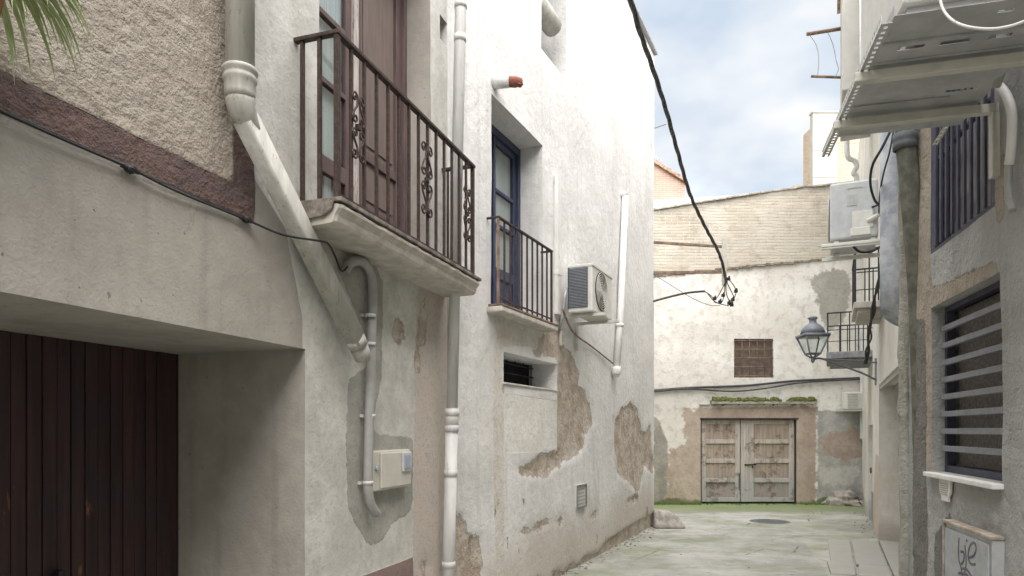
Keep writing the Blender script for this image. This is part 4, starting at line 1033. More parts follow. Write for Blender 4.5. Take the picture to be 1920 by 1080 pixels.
# corner stone
cs_ = root('corner_stone', Matrix.Translation((W.P(w1-.05,.28,0).x, W.P(w1-.05,.28,0).y, 0)), 'rough wheel guard stone at the foot of the white house corner', 'stone')
m = MB(); m.prism([(-.30,-.22,0),(.34,-.22,0),(.22,-.1,.20),(.06,-.05,.31),(-.26,-.05,.33)], (0,.4,0))
st_ = m.build('block', M['stone'], cs_, bevel=.05)
dm_ = st_.modifiers.new('sub','SUBSURF'); dm_.levels = dm_.render_levels = 2; dm_.subdivision_type = 'SIMPLE'

# ------------------------------------------------------------------ bracket frame, twisted cable, insulators
fb = W.P(w1, -.1, 0)
FYd = 14.0
fr_ = root('cable_bracket', Matrix.Translation(cam_pt(1228, 512, FYd)), 'rusty two armed steel bracket holding the twisted cable at the white house corner', 'bracket')
b0 = cam_pt(1228, 512, FYd)
def bar(m, p, q, t): m.tube([p-b0, q-b0], t, 4)
m = MB(); bar(m, cam_pt(1218,512,FYd), cam_pt(1359,510,FYd), .038); m.build('arm', M['rust'], fr_)
m = MB(); bar(m, cam_pt(1218,454,FYd), cam_pt(1359,463,FYd), .032); m.build('arm', M['rust'], fr_)
m = MB(); c1, c2_ = cam_pt(1358,448,FYd-.06), cam_pt(1358,536,FYd-.06); m.box((c1-b0)+Vector((-.045,-.02,0)), (c2_-b0)+Vector((.045,.02,0))); m.build('upright', M['bracket'], fr_)
def twisted(name, ctrl, r_str, r_off, turns_per_m, label):
    P = smooth([Vector(p) for p in ctrl], 14); base = P[0].copy()
    rt = root(name, Matrix.Translation(base), label, 'cable')
    L = [0]
    for i in range(1, len(P)): L.append(L[-1]+(P[i]-P[i-1]).length)
    # resample
    N = int(L[-1]/.05); Q = []; j = 0
    for k in range(N+1):
        s = L[-1]*k/N
        while j < len(L)-2 and L[j+1] < s: j += 1
        t = (s-L[j])/max(1e-9, L[j+1]-L[j]); Q.append((P[j].lerp(P[j+1], t), s))
    for st in range(3):
        pts = []
        for i, (p, s) in enumerate(Q):
            d = (Q[min(i+1,N)][0]-Q[max(i-1,0)][0]).normalized(); x = d.orthogonal() if 0 else Vector((1,0,0)); x = (x-d*x.dot(d)).normalized(); y = d.cross(x)
            a = s*turns_per_m*2*math.pi + st*2.094
            pts.append(p - base + (x*math.cos(a)+y*math.sin(a))*r_off*(1+.25*mn.noise(Vector((s*.9, st, 0)))))
        m = MB(); m.tube(pts, r_str, 8); m.build('strand', M['cable'], rt)
    return rt
top_e = cam_pt(1176, -20, 6.9); ext = (cam_pt(1176,-20,6.9)-cam_pt(1225,130,8.1))*1.6
twisted('twisted_cable', [top_e+ext, top_e, cam_pt(1200,60,7.5), cam_pt(1225,132,8.2), cam_pt(1250,210,9.0), cam_pt(1272,290,9.9), cam_pt(1294,365,10.9), cam_pt(1322,425,12.0), cam_pt(1345,468,13.0), cam_pt(1356,500,13.8), cam_pt(1362,530,13.88)],
         .016, .014, .8, 'thick twisted black cable hanging down across the sky to the steel bracket')
ins = root('cable_tails', Matrix.Translation(cam_pt(1360, 530, 13.88)), 'tangle of thin wires and black connectors hanging below the bracket', 'wires')
b0 = cam_pt(1360,530,13.88)
tails = [[(1360,530),(1352,545),(1342,560),(1330,552),(1320,546)], [(1361,530),(1362,550),(1368,565),(1374,570),(1360,572),(1340,565),(1325,548)], [(1362,528),(1372,548),(1376,562),(1364,574)], [(1363,522),(1372,530),(1380,545),(1376,560),(1368,568)],
         [(1359,530),(1358,552),(1352,568),(1338,566)]]
m = MB()
for i, tl in enumerate(tails): m.tube(smooth([cam_pt(x, y, 13.88-.02*i)-b0 for x, y in tl]), .009, 6)
m.build('wire', M['black'], ins)
for i, (x, y) in enumerate(((1340,560),(1350,566),(1367,568),(1374,562),(1380,546),(1356,554),(1366,523),(1372,572))):
    c = cam_pt(x, y, 13.85)-b0; m = MB(); m.box(c-Vector((.035,.02,.03)), c+Vector((.035,.02,.03))); m.tube([c+Vector((0,0,.02)), c+Vector((.02,0,.06))], .02, 6); m.build('connector', M['black'], ins, bevel=.008)
cable('service_wire', [cam_pt(x, y, 13.8+i*.02) for i, (x, y) in enumerate(((1215,568),(1250,558),(1290,549),(1322,546)))], .022, 'black wire leading from the white house corner to the connectors')
cable('thin_wire', [cam_pt(x, y, 13.8+i*.02) for i, (x, y) in enumerate(((1222,512),(1260,536),(1300,560),(1330,572),(1350,573)))], .006, 'very thin wire sagging below the steel bracket')
cable('sky_wire', [cam_pt(x, y, 22) for x, y in ((1190,240),(1222,241),(1240,236),(1249,233))], .012, 'faint pair of wires against the sky by the white house corner')
ew = [E.P(*x) for x in [(E.u(p), .05, E.hit(p, q)[1]) for p, q in ((1180,738),(1230,732),(1300,727),(1400,723),(1480,715),(1540,712),(1612,709))]]
cable('upper_wall_cable', ew, .030, 'upper black cable drooping across the end wall above the mossy ledge')
ew = [E.P(*x) for x in [(E.u(p), .09, E.hit(p, q)[1]) for p, q in ((1180,740),(1230,734),(1290,730),(1370,734),(1430,729),(1500,718),(1612,711))]]
cable('lower_wall_cable', ew, .022, 'lower black cable sagging across the end wall above the mossy ledge')

# ------------------------------------------------------------------ street lamp
lc = cam_pt(1524, 606, 11.6); s_ = 11.6/F_PX
lp = root('street_lamp', Matrix.Translation((lc.x, lc.y, lc.z)), 'grey lantern street lamp on a wall bracket before the far balcony', 'street lamp')
w_ = 30*s_
def frust(m, z0, a, z1, b): m.quadbox([(-a,-a,z0),(a,-a,z0),(a,a,z0),(-a,a,z0),(-b,-b,z1),(b,-b,z1),(b,b,z1),(-b,b,z1)])
sc_ = s_
m = MB(); m.lathe([(0,12*sc_),(7*sc_,12*sc_),(9*sc_,9*sc_),(6*sc_,6*sc_),(7*sc_,0),(13*sc_,-4*sc_),(19*sc_,-10*sc_),(23*sc_,-21*sc_),(0,-21*sc_)], 24); cap = m.build('hood', M['iron_grey'], lp)
m = MB(); m.lathe([(29*sc_,-21*sc_),(30*sc_,-22*sc_),(30*sc_,-26*sc_),(26*sc_,-27*sc_),(0,-27*sc_)], 4); m.lathe([(0,-20.9*sc_),(29*sc_,-20.9*sc_)], 4); rim = m.build('rim', M['iron_grey'], lp)
rim.rotation_euler = (0,0,R(45)) ; rim.scale = (1.1,1.1,1)
for sx in (-1,1):
    for sy in (-1,1):
        m = MB(); m.tube([(sx*21*sc_, sy*21*sc_, -26*sc_), (sx*10*sc_, sy*10*sc_, -58*sc_), (sx*1*sc_, sy*1*sc_, -66*sc_)], 1.6*sc_, 6); m.build('cage_rod', M['iron_grey'], lp)
m = MB()
m.quadbox([(-10*sc_,-10*sc_,-56*sc_),(10*sc_,-10*sc_,-56*sc_),(10*sc_,10*sc_,-56*sc_),(-10*sc_,10*sc_,-56*sc_),(-20*sc_,-20*sc_,-27.5*sc_),(20*sc_,-20*sc_,-27.5*sc_),(20*sc_,20*sc_,-27.5*sc_),(-20*sc_,20*sc_,-27.5*sc_)]); m.build('glass', M['glass'], lp)
m = MB()
for q in range(4):
    a0_, a1_ = R(45+90*q), R(135+90*q); r_ = 10*1.414*sc_; m.tube([(r_*math.cos(a0_), r_*math.sin(a0_), -57*sc_), (r_*math.cos(a1_), r_*math.sin(a1_), -57*sc_)], 1.4*sc_, 5)
m.build('cage_ring', M['iron_grey'], lp)
m = MB(); m.lathe([(0,-62*sc_),(5*sc_,-64*sc_),(3*sc_,-68*sc_),(4*sc_,-71*sc_),(0,-76*sc_)], 12); m.build('finial', M['iron_grey'], lp)
wallpt = R2.P(u_at_y(R2, 12.3, 0), 0, lc.z-64*sc_)-lc
m = MB(); m.tube(smooth([Vector((0,0,-68*sc_)), Vector((.15,.02,-66*sc_)), Vector((.5,.2,-75*sc_)), Vector((wallpt.x*.75, wallpt.y*.75, -88*sc_)), wallpt+Vector((.03,0,-.35))]), .017, 8)
m.tube([Vector((.12,.02,-66*sc_)), wallpt+Vector((.03,0,-.02))], .014, 8); m.box(wallpt+Vector((-.01,-.05,-.42)), wallpt+Vector((.06,.05,.06))); m.build('wall_bracket', M['iron_grey'], lp)

# ------------------------------------------------------------------ things on the end wall
acE = root('air_conditioner', E.M @ Matrix.Translation(E.L(E.u(1577), 0, E.hit(1577, 768)[1])), 'small white air conditioner low on the end wall at the drainpipe', 'air conditioner', 'air conditioners on the walls')
m = MB(); m.box((0,-.02,0),(.46,-.30,.44)); cs2 = m.build('casing', M['ac'], acE, bevel=.02)
m = MB(); m.box((.03,-.301,.05),(.29,-.306,.40)); m.build('fan_opening', M['ac_dirty'], cs2)
m = MB()
for i in range(9): m.box((.03,-.3065,.06+i*.04),(.29,-.312,.075+i*.04))
m.build('fan_grille', M['ac'], cs2)
m = MB(); m.box((-.15,-.02,-.05),(.60,-.06,-.01)); m.box((-.15,-.31,-.05),(.60,-.35,-.01)); m.box((.02,-.061,-.045),(.06,-.309,-.012)); m.box((.40,-.061,-.045),(.44,-.309,-.012)); m.build('bracket', M['bracket'], acE)
eb = E.L(E.u(1615), .10, 0)
ep = root('end_wall_drainpipe', E.M @ Matrix.Translation(eb), 'light grey drainpipe on the end wall at its right corner', 'drain pipe', 'drain pipes on the walls')
zt = E.hit(1615, 600)[1]; zb = E.hit(1615, 822)[1]
m = MB(); m.tube(smooth([Vector((0,0,zt)), Vector((0,0,zb+.25)), Vector((0,0,zb+.06)), Vector((.05,0,zb-.02)), Vector((.15,0,zb-.06))]), .085, 14); m.build('tube', M['pvc_grey'], ep)
m = MB(); m.lathe([(.086,-.05),(.10,-.05),(.10,.05),(.086,.05)], 14, (0,0,zb+1.0)); m.build('joint_ring', M['pvc_grey'], ep)
rk = root('rubble_heap', Matrix.Translation((E.u(1580), 17.75, 0)), 'mossy rubble lump with an open pipe at the right foot of the end wall', 'rubble')
m = MB(); m.blob((-.05,.1,.02), (.48,.3,.34), 4, 16, 10, .4); m.blob((.05,-.22,.02), (.22,.14,.12), 7, 12, 8, .4); m.blob((.45,-.1,.02), (.2,.16,.14), 9, 12, 8, .4); m.build('stones', M['stone'], rk)
m = MB(); m.lathe([(.06,0),(.085,0),(.085,-.2),(.06,-.2),(.06,0)], 14, (.33,-.30,.22), 'y'); m.build('pipe_end', M['green_pipe'], rk)
m = MB(); m.lathe([(0,-.01),(.06,-.01)], 14, (.33,-.32,.22), 'y'); m.build('pipe_mouth', M['hole'], rk)
m = MB(); random.seed(21)
def tuft(m, x, y, hgt, k):
    for _ in range(k):
        a = random.uniform(0, 6.28); l = hgt*random.uniform(.5,1.2); bx, by = x+random.uniform(-.04,.04), y+random.uniform(-.03,.03); w = .006
        tx, ty = bx+math.cos(a)*l*.6, by+math.sin(a)*l*.6
        m.poly([(bx-w,by,0.),(bx+w,by,0.),(tx,ty,l)])
for i in range(520):
    x = random.uniform(2.6, 8.6)
    if dx0-.05 < x < dx1+.05 and random.random() < .8: continue
    dens = 1.0 if x < 4.9 else .5
    if random.random() > dens: continue
    tuft(m, x, 17.93-abs(random.gauss(0,.07)), random.uniform(.03,.09), 5)
props(m.build('weeds', M['weed']), 'strip of low grass and weeds along the foot of the end wall', None, None, 'stuff')

# grit along the wall feet
m = MB(); random.seed(31)
for i in range(170):
    side_ = random.random()
    if side_ < .7: yy = random.uniform(7, 13.5); q = W.P(yy*1.1, abs(random.gauss(.03,.10)), 0)
    elif side_ < .97: yy = random.uniform(8, 16); q = R2.P(yy*1.1, abs(random.gauss(.05,.12)), 0)
    else: q = Vector((random.uniform(2,7), random.uniform(9,17.5), 0))
    z_ = random.uniform(.006,.022); m.blob((q.x, q.y, z_*.4), (z_*1.3, z_, z_*.8), i, 6, 4, .5)
props(m.build('grit', M['stone']), 'loose grit and plaster crumbs along the foot of the walls', None, None, 'stuff')
# manhole
mh = cam_pt(1443, 977.5, 14.55)
mo = root('manhole_cover', Matrix.Translation((mh.x, 14.55, 0)), 'round iron manhole cover set in the mossy concrete', 'manhole cover')
m = MB(); m.lathe([(0,.006),(.36,.006),(.37,.003),(.40,.004),(.405,.001)], 32); m.build('rim', plain('worn_iron_cover', (.13,.13,.12), .7, .2, .2, .002), mo)
m = MB()
for i in range(-4,5):
    w2 = math.sqrt(max(0,.33**2-(i*.075)**2)); m.box((-w2, i*.075-.012, .0061), (w2, i*.075+.012, .011))
m.build('lid_ribs', M['iron_grey'], mo)
# cracked stone apron before the recess
ap = root('stone_apron', Matrix.Translation((5.6, 10.5, 0)), 'cracked stone slabs in front of the garage recess of the far pale house', 'paving')
random.seed(9)
def corner(u, off): q = R2.P(u, off, 0); return Vector((q.x-5.6, q.y-10.5, 0))
cuts = [g0+.2, g0+1.1, g0+2.1, g0+3.0, g1-.15]
for i in range(4):
    for j in range(3):
        oa, ob = [(-.50,.0),(.02,.42),(.44,.80)][j]
        ja = [random.uniform(-.07,.07) for _ in range(4)]
        a_, b_ = cuts[i]+.015, cuts[i+1]-.015
        q = [corner(a_+ja[0]*.0, oa), corner(b_, oa), corner(b_+ja[2], ob-abs(ja[1])*(j==2)), corner(a_+ja[3], ob-abs(ja[0])*(j==2))]
        if j == 1 and i in (1,2): q[2] += Vector((.05,.02,0))
        m = MB(); hgt = .045+random.uniform(-.012,.012)+(.02 if j==0 else 0); m.prism(q, (0,0,hgt)); m.build('paving_stone', M['stone'] if 0 else plain('pale_paving_%d%d' % (i,j), (.39,.375,.34), .85, 0, .2, .008, c2=(.32,.315,.27), scale=5), ap, bevel=.012)

# ------------------------------------------------------------------ right: flue, mossy pipe, middle air conditioner
fy = 7.2
f0 = cam_pt(1674, 600, fy); 
fl = root('flue_pipe', Matrix.Translation((f0.x, fy, 0)), 'fat blue grey painted flue pipe beside the mossy clay pipe', 'flue')
rf = 21.5*fy/F_PX
zbm = cam_pt(0,590,fy).z
m = MB(); 
n_ = 26; bse = len(m.v)
for (zz, tilt) in ((zbm-.02, 1), (zbm+.35, 0), (zbm+3.4, 0)):
    for j in range(n_):
        a = 2*math.pi*j/n_; m.v.append((rf*math.cos(a), rf*math.sin(a), zz-(tilt*(math.cos(a)*.09+.02))))
for i in range(2):
    for j in range(n_):
        j2=(j+1)%n_; m.f.append((i*n_+j, i*n_+j2, (i+1)*n_+j2, (i+1)*n_+j)); m.sm.append(True)
m.f.append(tuple(reversed(range(n_)))); m.sm.append(False); m.f.append(tuple(2*n_+j for j in range(n_))); m.sm.append(False)
m.build('tube', M['flue'], fl)
m = MB(); wq_ = R2.P(u_at_y(R2, fy+.1, 0), 0, 0); 
m.tube([(rf*.3, .02, zbm+.30), (wq_.x-f0.x+.05, .12, zbm+.02)], .05, 10); m.tube([(rf*.3, .02, zbm+1.8), (wq_.x-f0.x+.05, .12, zbm+1.8)], .02, 8); m.build('wall_support', M['iron_dark'], fl)
gy = 5.55
gp0 = cam_pt(1697, 262, gy)
gpr = root('mossy_drainpipe', Matrix.Translation((cam_pt(1735,0,5.75).x, 5.72, 0)), 'dark greenish clay drainpipe leaning along the edge of the grey stucco house', 'drain pipe', 'drain pipes on the walls')
b0 = Vector((cam_pt(1735,0,5.75).x, 5.72, 0))
pp = [cam_pt(1697,200,gy), cam_pt(1698,262,gy), cam_pt(1706,350,gy), cam_pt(1716,470,gy+.03), cam_pt(1722,560,gy+.06), cam_pt(1727,700,gy+.08), cam_pt(1731,850,gy+.1), cam_pt(1735,1080,gy+.12)]
pp.append(Vector((pp[-1].x+.01, gy+.13, 0.0)))
m = MB(); m.tube(smooth([p-b0 for p in pp]), [.074+0*i for i in range(6*(len(pp)-1)+1)], 18); m.build('tube', M['green_pipe'], gpr)
m = MB(); q = cam_pt(1697,268,gy)-b0; m.lathe([(.075,-.06),(.09,-.05),(.092,-.01),(.084,.0),(.092,.02),(.088,.07),(.075,.075)], 20, tuple(q)); m.build('collar', plain('dark_grey_collar', (.09,.10,.105), .7), gpr)
# rough plaster fillet between the two houses
pf = root('plaster_pier', Matrix.Translation(Vector((R1.P(e1,0,0).x, R1.P(e1,0,0).y, 0))), 'lumpy orange stained plaster pier at the end of the grey stucco house', 'pier')
m = MB(); random.seed(4)
NN = 60; KK = 10
for i in range(NN+1):
    z = 9.0*i/NN
    for j in range(KK+1):
        a = math.pi*j/KK; r_ = .06+.022*mn.noise(Vector((j*.6, z*2.2, 1)))+.02*mn.noise(Vector((j*1.4, z*6, 4)))
        m.v.append((.02-r_*math.sin(a)*1.05, .05+r_*math.cos(a)*1.1, z))
for i in range(NN):
    for j in range(KK): m.f.append((i*(KK+1)+j, i*(KK+1)+j+1, (i+1)*(KK+1)+j+1, (i+1)*(KK+1)+j)); m.sm.append(True)
m.build('plaster', plaster('stained_pier_plaster', (.40,.385,.345), (.30,.29,.24), [], bumpd=.05, fine=.014, streak=.35, chips=(.03, 9, (.38,.23,.15))), pf)
# middle AC: seen from its near end
cy = 9.0
Q0 = cam_pt(1553, 450, cy)
um_ = u_at_y(R2, cy, .78)
Mm = R2.M @ Matrix.Translation(R2.L(um_, .19, cam_pt(0,452,cy).z))
acm = root('air_conditioner', Mm, 'pale grey air conditioner on a twin bracket above the far balconies', 'air conditioner', 'air conditioners on the walls')
D_ = .56; H_ = .74
m = MB(); m.box((0,0,0),(.9,D_,H_)); cs3 = m.build('casing', M['ac_grey'], acm, bevel=.03)
m = MB(); m.box((-.012,.06,.12),(-.001,.30,.34)); m.box((-.020,.09,.03),(-.001,.32,.13)); m.build('service_cover', M['ac'], cs3, bevel=.008)
m = MB(); m.box((-.006,.18,H_-.10),(-.001,.36,H_-.085)); m.box((-.006,.24,.42),(-.001,.36,.56)); m.build('handle_recess', M['ac_dirty'], cs3)
m = MB(); m.tube([(.42,D_+.001,.37),(.42,D_+.008,.37)], .28, 28); m.build('fan_opening', M['hole'], cs3)
m = MB()
for k in range(1,7):
    rk_=.28*k/6; m.tube([(.42+rk_*math.cos(2*math.pi*i/28), D_+.016, .37+rk_*math.sin(2*math.pi*i/28)) for i in range(29)], .005, 5, cap=False)
m.build('fan_grille', M['ac_grey'], cs3)
for du in (.02, .72):
    m = MB(); m.box((du,-.19,-.10),(du+.05,.66,-.05)); m.box((du+.005,.03,-.049),(du+.045,.09,-.003)); m.box((du+.005,.45,-.049),(du+.045,.51,-.003)); m.build('bracket', M['ac'], acm, bevel=.006)
m = MB(); m.box((-.10,-.19,-.10),(-.05,.66,-.06)); m.build('bracket', M['ac'], acm, bevel=.006)
m = MB(); m.tube(smooth([Vector((-.01,.12,.20)), Vector((-.06,.0,.25)), Vector((-.08,-.12,.32)), Vector((-.05,-.22,.36))]), .028, 10); m.build('pipe_bundle', M['ac'], acm)
def loose(name, pts, r, label, mat='black'): return cable(name, pts, r, label, mat)
loose('hanging_cable', [cam_pt(*p) for p in ((1672,240,6.9),(1655,275,6.9),(1636,310,7.0),(1632,345,7.2),(1640,375,7.4),(1650,385,7.6))], .013, 'black cable looping beside the flue above the middle air conditioner')
loose('hanging_cable', [cam_pt(*p) for p in ((1676,240,6.85),(1668,285,6.85),(1658,320,7.0),(1650,360,7.3),(1648,400,7.6))], .008, 'thinner straight black cable against the flue')
loose('power_cable', [cam_pt(*p) for p in ((1602,385,8.95),(1615,388,8.9),(1635,388,8.8),(1652,382,8.4))], .013, 'short black cable leaving the pale grey air conditioner')
loose('drooping_cable', [cam_pt(*p) for p in ((1600,462,8.9),(1612,472,8.9),(1632,472,8.8),(1652,462,8.4))], .016, 'black cable drooping under the pale grey air conditioner')
random.seed(12)
bd = root('cable_bundle', Matrix.Translation(cam_pt(1640,600,9.5)), 'tangled bundle of black cables running down the far pale house', 'cables'); b0 = cam_pt(1640,600,9.5)
for k in range(4):
    pts = [cam_pt(1652-(i*3.6)+random.uniform(-4,4)*(i>0), 490+i*24, 8.6+i*.45)-b0 for i in range(9)]
    m = MB(); m.tube(smooth(pts), .014, 6); m.build('wire', M['black'], bd)
# zigzag white pipe on far house
zz = root('zigzag_pipe', Matrix.Translation(cam_pt(1600,290,15)), 'thin white pipe with a double bend high on the far pale house', 'drain pipe'); b0 = cam_pt(1600,290,15)
m = MB(); m.tube(smooth([cam_pt(*p)-b0 for p in ((1588,240,15),(1588,285,15),(1592,297,15),(1602,302,15),(1606,312,15),(1600,325,15),(1606,335,15),(1608,400,15))]), .055, 10); m.build('tube', M['pvc_white'], zz)
b0 = cam_pt(1618, 0, 11.85); wp2 = root('upper_white_pipe', Matrix.Translation(b0), 'straight white pipe high up beside the perforated rail of the big air conditioner', 'drain pipe')
m = MB(); m.tube([cam_pt(1618,-90,11.85)-b0, cam_pt(1618,245,11.85)-b0], .055, 12); m.build('tube', M['pvc_white'], wp2)
# clothes line arms
cl = root('clothes_line', Matrix.Translation(cam_pt(1578,60,13.6)), 'two rusty rods with thin strings sticking out against the sky', 'clothes line'); b0 = cam_pt(1578,60,13.6)
for (x0_, y0_, x1_, y1_, r_) in ((1513,64,1600,50,.036),(1521,143,1600,146,.026)):
    m = MB(); m.tube([cam_pt(x0_,y0_,13.6)-b0, cam_pt(x1_,y1_,13.6)-b0], r_, 6); m.build('rod', M['rust'], cl)
for tl in (((1518,66),(1530,84),(1535,110),(1533,143)), ((1552,60),(1562,85),(1568,115),(1572,130),(1565,145))):
    m = MB(); m.tube(smooth([cam_pt(x,y,13.6)-b0 for x,y in tl]), .007, 5); m.build('string', M['print'], cl)

# ------------------------------------------------------------------ top right: big air conditioner on its platform
TZ = 3.83; tu0, tu1 = 3.12, 4.50; to1 = .86
big = root('air_conditioner', R1.M @ Matrix.Translation(R1.L(tu0, 0, TZ)), 'large air conditioner on a wall bracket with slotted tray at the top right', 'air conditioner', 'air conditioners on the walls')
BL = lambda u, off, h: Vector((u-tu0, off, h-TZ))
# tray with real slots
def tray(m, u0, u1, o0, o1, z0, z1, slots):
    us_ = sorted({u0,u1,*[s[0] for s in slots],*[s[1] for s in slots]}); os_ = sorted({o0,o1,*[s[2] for s in slots],*[s[3] for s in slots]})
    for a,b in zip(us_,us_[1:]):
        for c,d in zip(os_,os_[1:]):
            cu, co_ = (a+b)/2,(c+d)/2
            if any(s[0]<cu<s[1] and s[2]<co_<s[3] for s in slots): continue
            for zf, fl_ in ((z0,0),(z1,1)):
                q=[BL(a,c,zf),BL(b,c,zf),BL(b,d,zf),BL(a,d,zf)]; m.poly(q if fl_ else q[::-1])
    for a,b,c,d in [(u0,u1,o0,o1)]+[s for s in slots]:
        for p,q in (((a,c),(b,c)),((b,c),(b,d)),((b,d),(a,d)),((a,d),(a,c))): m.poly([BL(p[0],p[1],z0),BL(q[0],q[1],z0),BL(q[0],q[1],z1),BL(p[0],p[1],z1)])
m = MB(); sl_ = [(3.42,3.455,.60,.72),(3.42,3.455,.40,.53),(3.42,3.455,.22,.32),(4.28,4.305,.62,.70),(4.28,4.305,.44,.50),(3.98,4.01,.18,.34),(3.20,3.22,.3,.36)]
tray(m, tu0, tu1, .10, to1-.05, TZ, TZ+.003, sl_); ty = m.build('tray', M['ac_dirty'], big)
m = MB(); m.box(BL(tu0,to1-.049,TZ-.002), BL(tu1,to1-.046,TZ+.05)); m.box(BL(3.36,.10,TZ-.012),BL(3.38,to1-.05,TZ-.001)); m.box(BL(3.55,.10,TZ-.010),BL(3.56,to1-.05,TZ-.001)); m.box(BL(4.05,.3,TZ-.010),BL(4.06,to1-.05,TZ-.001)); m.build('tray_fold', M['ac_dirty'], big)
# perforated rail = strip with holes
m = MB(); k = 0
for z_o, zt_ in ((to1-.045, 0), (to1+.0, 1)):
    pass
def perf(m, a, b, width, thick, wdir, ndir, pitch=.045, hole=.022):
    a, b, wd_, nd2 = Vector(a), Vector(b), Vector(wdir), Vector(ndir); L = (b-a).length; d = (b-a)/L; n = int(L/pitch)
    def bx(p, q, w0_, w1_):
        P_ = [p+wd_*w0_, q+wd_*w0_, q+wd_*w1_, p+wd_*w1_]; m.quadbox(P_+[x+nd2*thick for x in P_])
    bx(a, b, 0, width*.3); bx(a, b, width*.7, width)
    for i in range(n+1):
        p = a+d*(i*pitch); q = p+d*(pitch-hole)
        if (q-a).length > L: break
        bx(p, q, width*.3, width*.7)
perf(m, BL(tu0+.02,to1-.045,TZ-.02), BL(tu1+.28,to1-.045,TZ-.02), .045, .003, (0,1,0), (0,0,1))
perf(m, BL(tu0+.02,to1+.001,TZ-.02), BL(tu1+.28,to1+.001,TZ-.02), .045, .003, (0,0,1), (0,1,0))
m.build('perforated_rail', plain('zinc_perforated', (.50,.50,.49), .35, .6, .1, .0002), big)
for uu in (3.60, 4.19):
    m = MB(); m.box(BL(uu-.025,.005,TZ-.075), BL(uu+.025,to1+.03,TZ-.022)); m.box(BL(uu-.03,.0,TZ-.45), BL(uu+.03,.045,TZ-.076)) if uu > 4 else None
    m.build('bracket', M['bracket'], big, bevel=.005)
m = MB(); m.box(BL(3.32,.24,TZ+.16), BL(4.28,.72,TZ+1.0)); bc = m.build('casing', M['ac'], big, bevel=.02)
m = MB(); m.box(BL(3.36,.26,TZ+.10), BL(3.42,.70,TZ+.159)); m.box(BL(4.15,.26,TZ+.10), BL(4.21,.70,TZ+.159)); m.box(BL(3.30,.30,TZ+.05), BL(4.30,.34,TZ+.099)); m.box(BL(3.30,.62,TZ+.05), BL(4.30,.66,TZ+.099)); m.build('foot', M['ac_dirty'], bc)
for (xa,ya,xb,yb,oo) in ((1912,-45,1848,112,.14),(1815,180,1758,272,.10)):
    (ua_,ha_),(ub_,hb_) = R1.hit(xa,ya,oo), R1.hit(xb,yb,oo); pa, pq = BL(ua_,oo,ha_), BL(ub_,oo,hb_); dn = (pq-pa).normalized(); wdv = dn.cross(Vector((0,1,0)))
    m = MB(); perf(m, pa, pq, .042, .003, wdv, (0,1,0)); perf(m, pa+Vector((0,.003,0)), pq+Vector((0,.003,0)), .03, .003, (0,1,0), wdv); m.build('brace_strut', M['bracket'], big)
m = MB(); m.tube([BL(3.1,.12,TZ+.55), BL(3.95,.10,TZ-.02)], .022, 8); m.build('refrigerant_pipe', M['conduit'], big)
cable('white_cable', [cam_pt(*p) for p in ((1755,-60,3.2),(1763,0,3.15),(1775,28,3.1),(1800,46,3.05),(1840,54,3.0),(1880,52,2.95),(1925,38,2.9),(1990,0,2.8))], .0065, 'white cable looping below the large air conditioner', 'pvc_white')
cable('wall_conduit', [R1.P(*x) for x in [(R1.u(p,.05), .05, R1.hit(p,q,.05)[1]) for p, q in ((1850,146),(1868,156),(1885,175),(1896,205),(1898,240),(1895,290),(1892,308))]], .024, 'white bent conduit on the grey stucco wall under the large air conditioner', 'pvc_white', 'pipe')
cable('conduit_tail', [R1.P(*x) for x in [(R1.u(p,.05), .05, R1.hit(p,q,.05)[1]) for p, q in ((1892,308),(1890,340),(1893,370),(1899,395))]], .020, 'dark grey lower end of the bent conduit on the stucco wall', 'conduit', 'pipe')

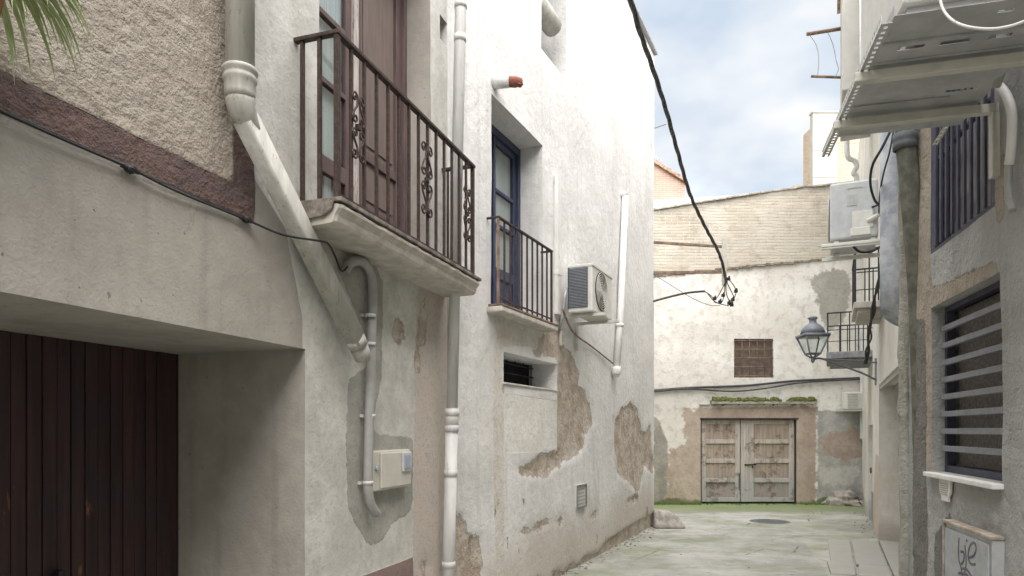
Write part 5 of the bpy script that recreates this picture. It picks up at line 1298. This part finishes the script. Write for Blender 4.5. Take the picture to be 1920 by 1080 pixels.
# wall vent tile and graffiti box
u_, h_ = R1.hit(1776, 920)
vt = root('vent_tile', R1.M @ Matrix.Translation(R1.L(u_, 0, h_)), 'small white vent tile under the window sill on the grey stucco wall', 'vent')
a_, b_ = (R1.u(1766)-R1.u(1787))/2, .075
m = MB(); m.prism([(-a_,.0,b_),(a_,.0,b_),(a_*.95,.0,-b_*.1),(a_*.6,.0,-b_*.6),(a_*.6,.0,-b_),(-a_*.6,.0,-b_),(-a_*.6,.0,-b_*.6),(-a_*.95,.0,-b_*.1)], (0,.018,0)); m.build('tile', M['marble'], vt, bevel=.004)
m = MB()
for i in range(6): m.box((-a_*.65,.0185,b_*.6-i*.015),(a_*.65,.021,b_*.6-i*.015+.006))
m.build('slats', M['trim_wood'] if 0 else M['ac_dirty'], vt)
ub1, ub0 = R1.u(1779, .03), R1.u(1868, .03)
zt_ = R1.hit(1779, 980, .03)[1]; zb_ = zt_-.62
gb = root('utility_box', R1.M @ Matrix.Translation(R1.L(ub0, 0, zb_)), 'pale grey utility cupboard with dark sprayed scribble at the bottom right', 'utility box')
wg, hg = ub1-ub0, zt_-zb_
m = MB(); m.box((0,-.02,0),(wg,.05,hg)); m.build('box', M['ac_dirty'], gb, bevel=.005)
m = MB(); m.box((.03,.0505,.03),(wg-.03,.062,hg-.03)); dg = m.build('door', plain('dull_grey_metal', (.37,.385,.40), .5, 0, .1, .0005, wear=((.25,.22,.19), .64)), gb, bevel=.004)
m = MB(); m.box((-.01,-.01,hg+.001),(wg+.02,.068,hg+.022)); m.box((wg+.001,-.01,0),(wg+.022,.064,hg)); m.build('trim', M['trim_wood'], gb, bevel=.004)
m = MB()
# spray strokes: the near end (x = 0) is on the right of the picture, so the writing runs from high x to low x
def gx(px, py):
    uu, hh_ = R1.hit(px, py, .066); return Vector((uu-ub0, .0635, hh_-zb_))
strokes_ = [[(1797,1008),(1796,1030),(1797,1050),(1800,1058),(1806,1050),(1806,1036),(1800,1034)], [(1797,1050),(1801,1066),(1803,1080)], [(1808,1022),(1810,1040),(1810,1060),(1806,1078)], [(1811,1012),(1812,1015)],
            [(1816,1045),(1824,1042),(1829,1030),(1826,1018),(1818,1022),(1814,1040),(1818,1056),(1828,1058)], [(1803,1066),(1812,1068),(1826,1090)], [(1796,1074),(1812,1078),(1818,1092)]]
for s2 in strokes_: m.tube(smooth([gx(x,y) for x,y in s2], 4), .008, 6, flat=.15, ref=(0,0,1)) if 0 else m.tube(smooth([gx(x,y) for x,y in s2], 4), .0095, 6)
sg = m.build('graffiti', M['spray'], dg); 
sg.scale = (1, .25, 1); sg.location = (0, .0625*.75, 0)
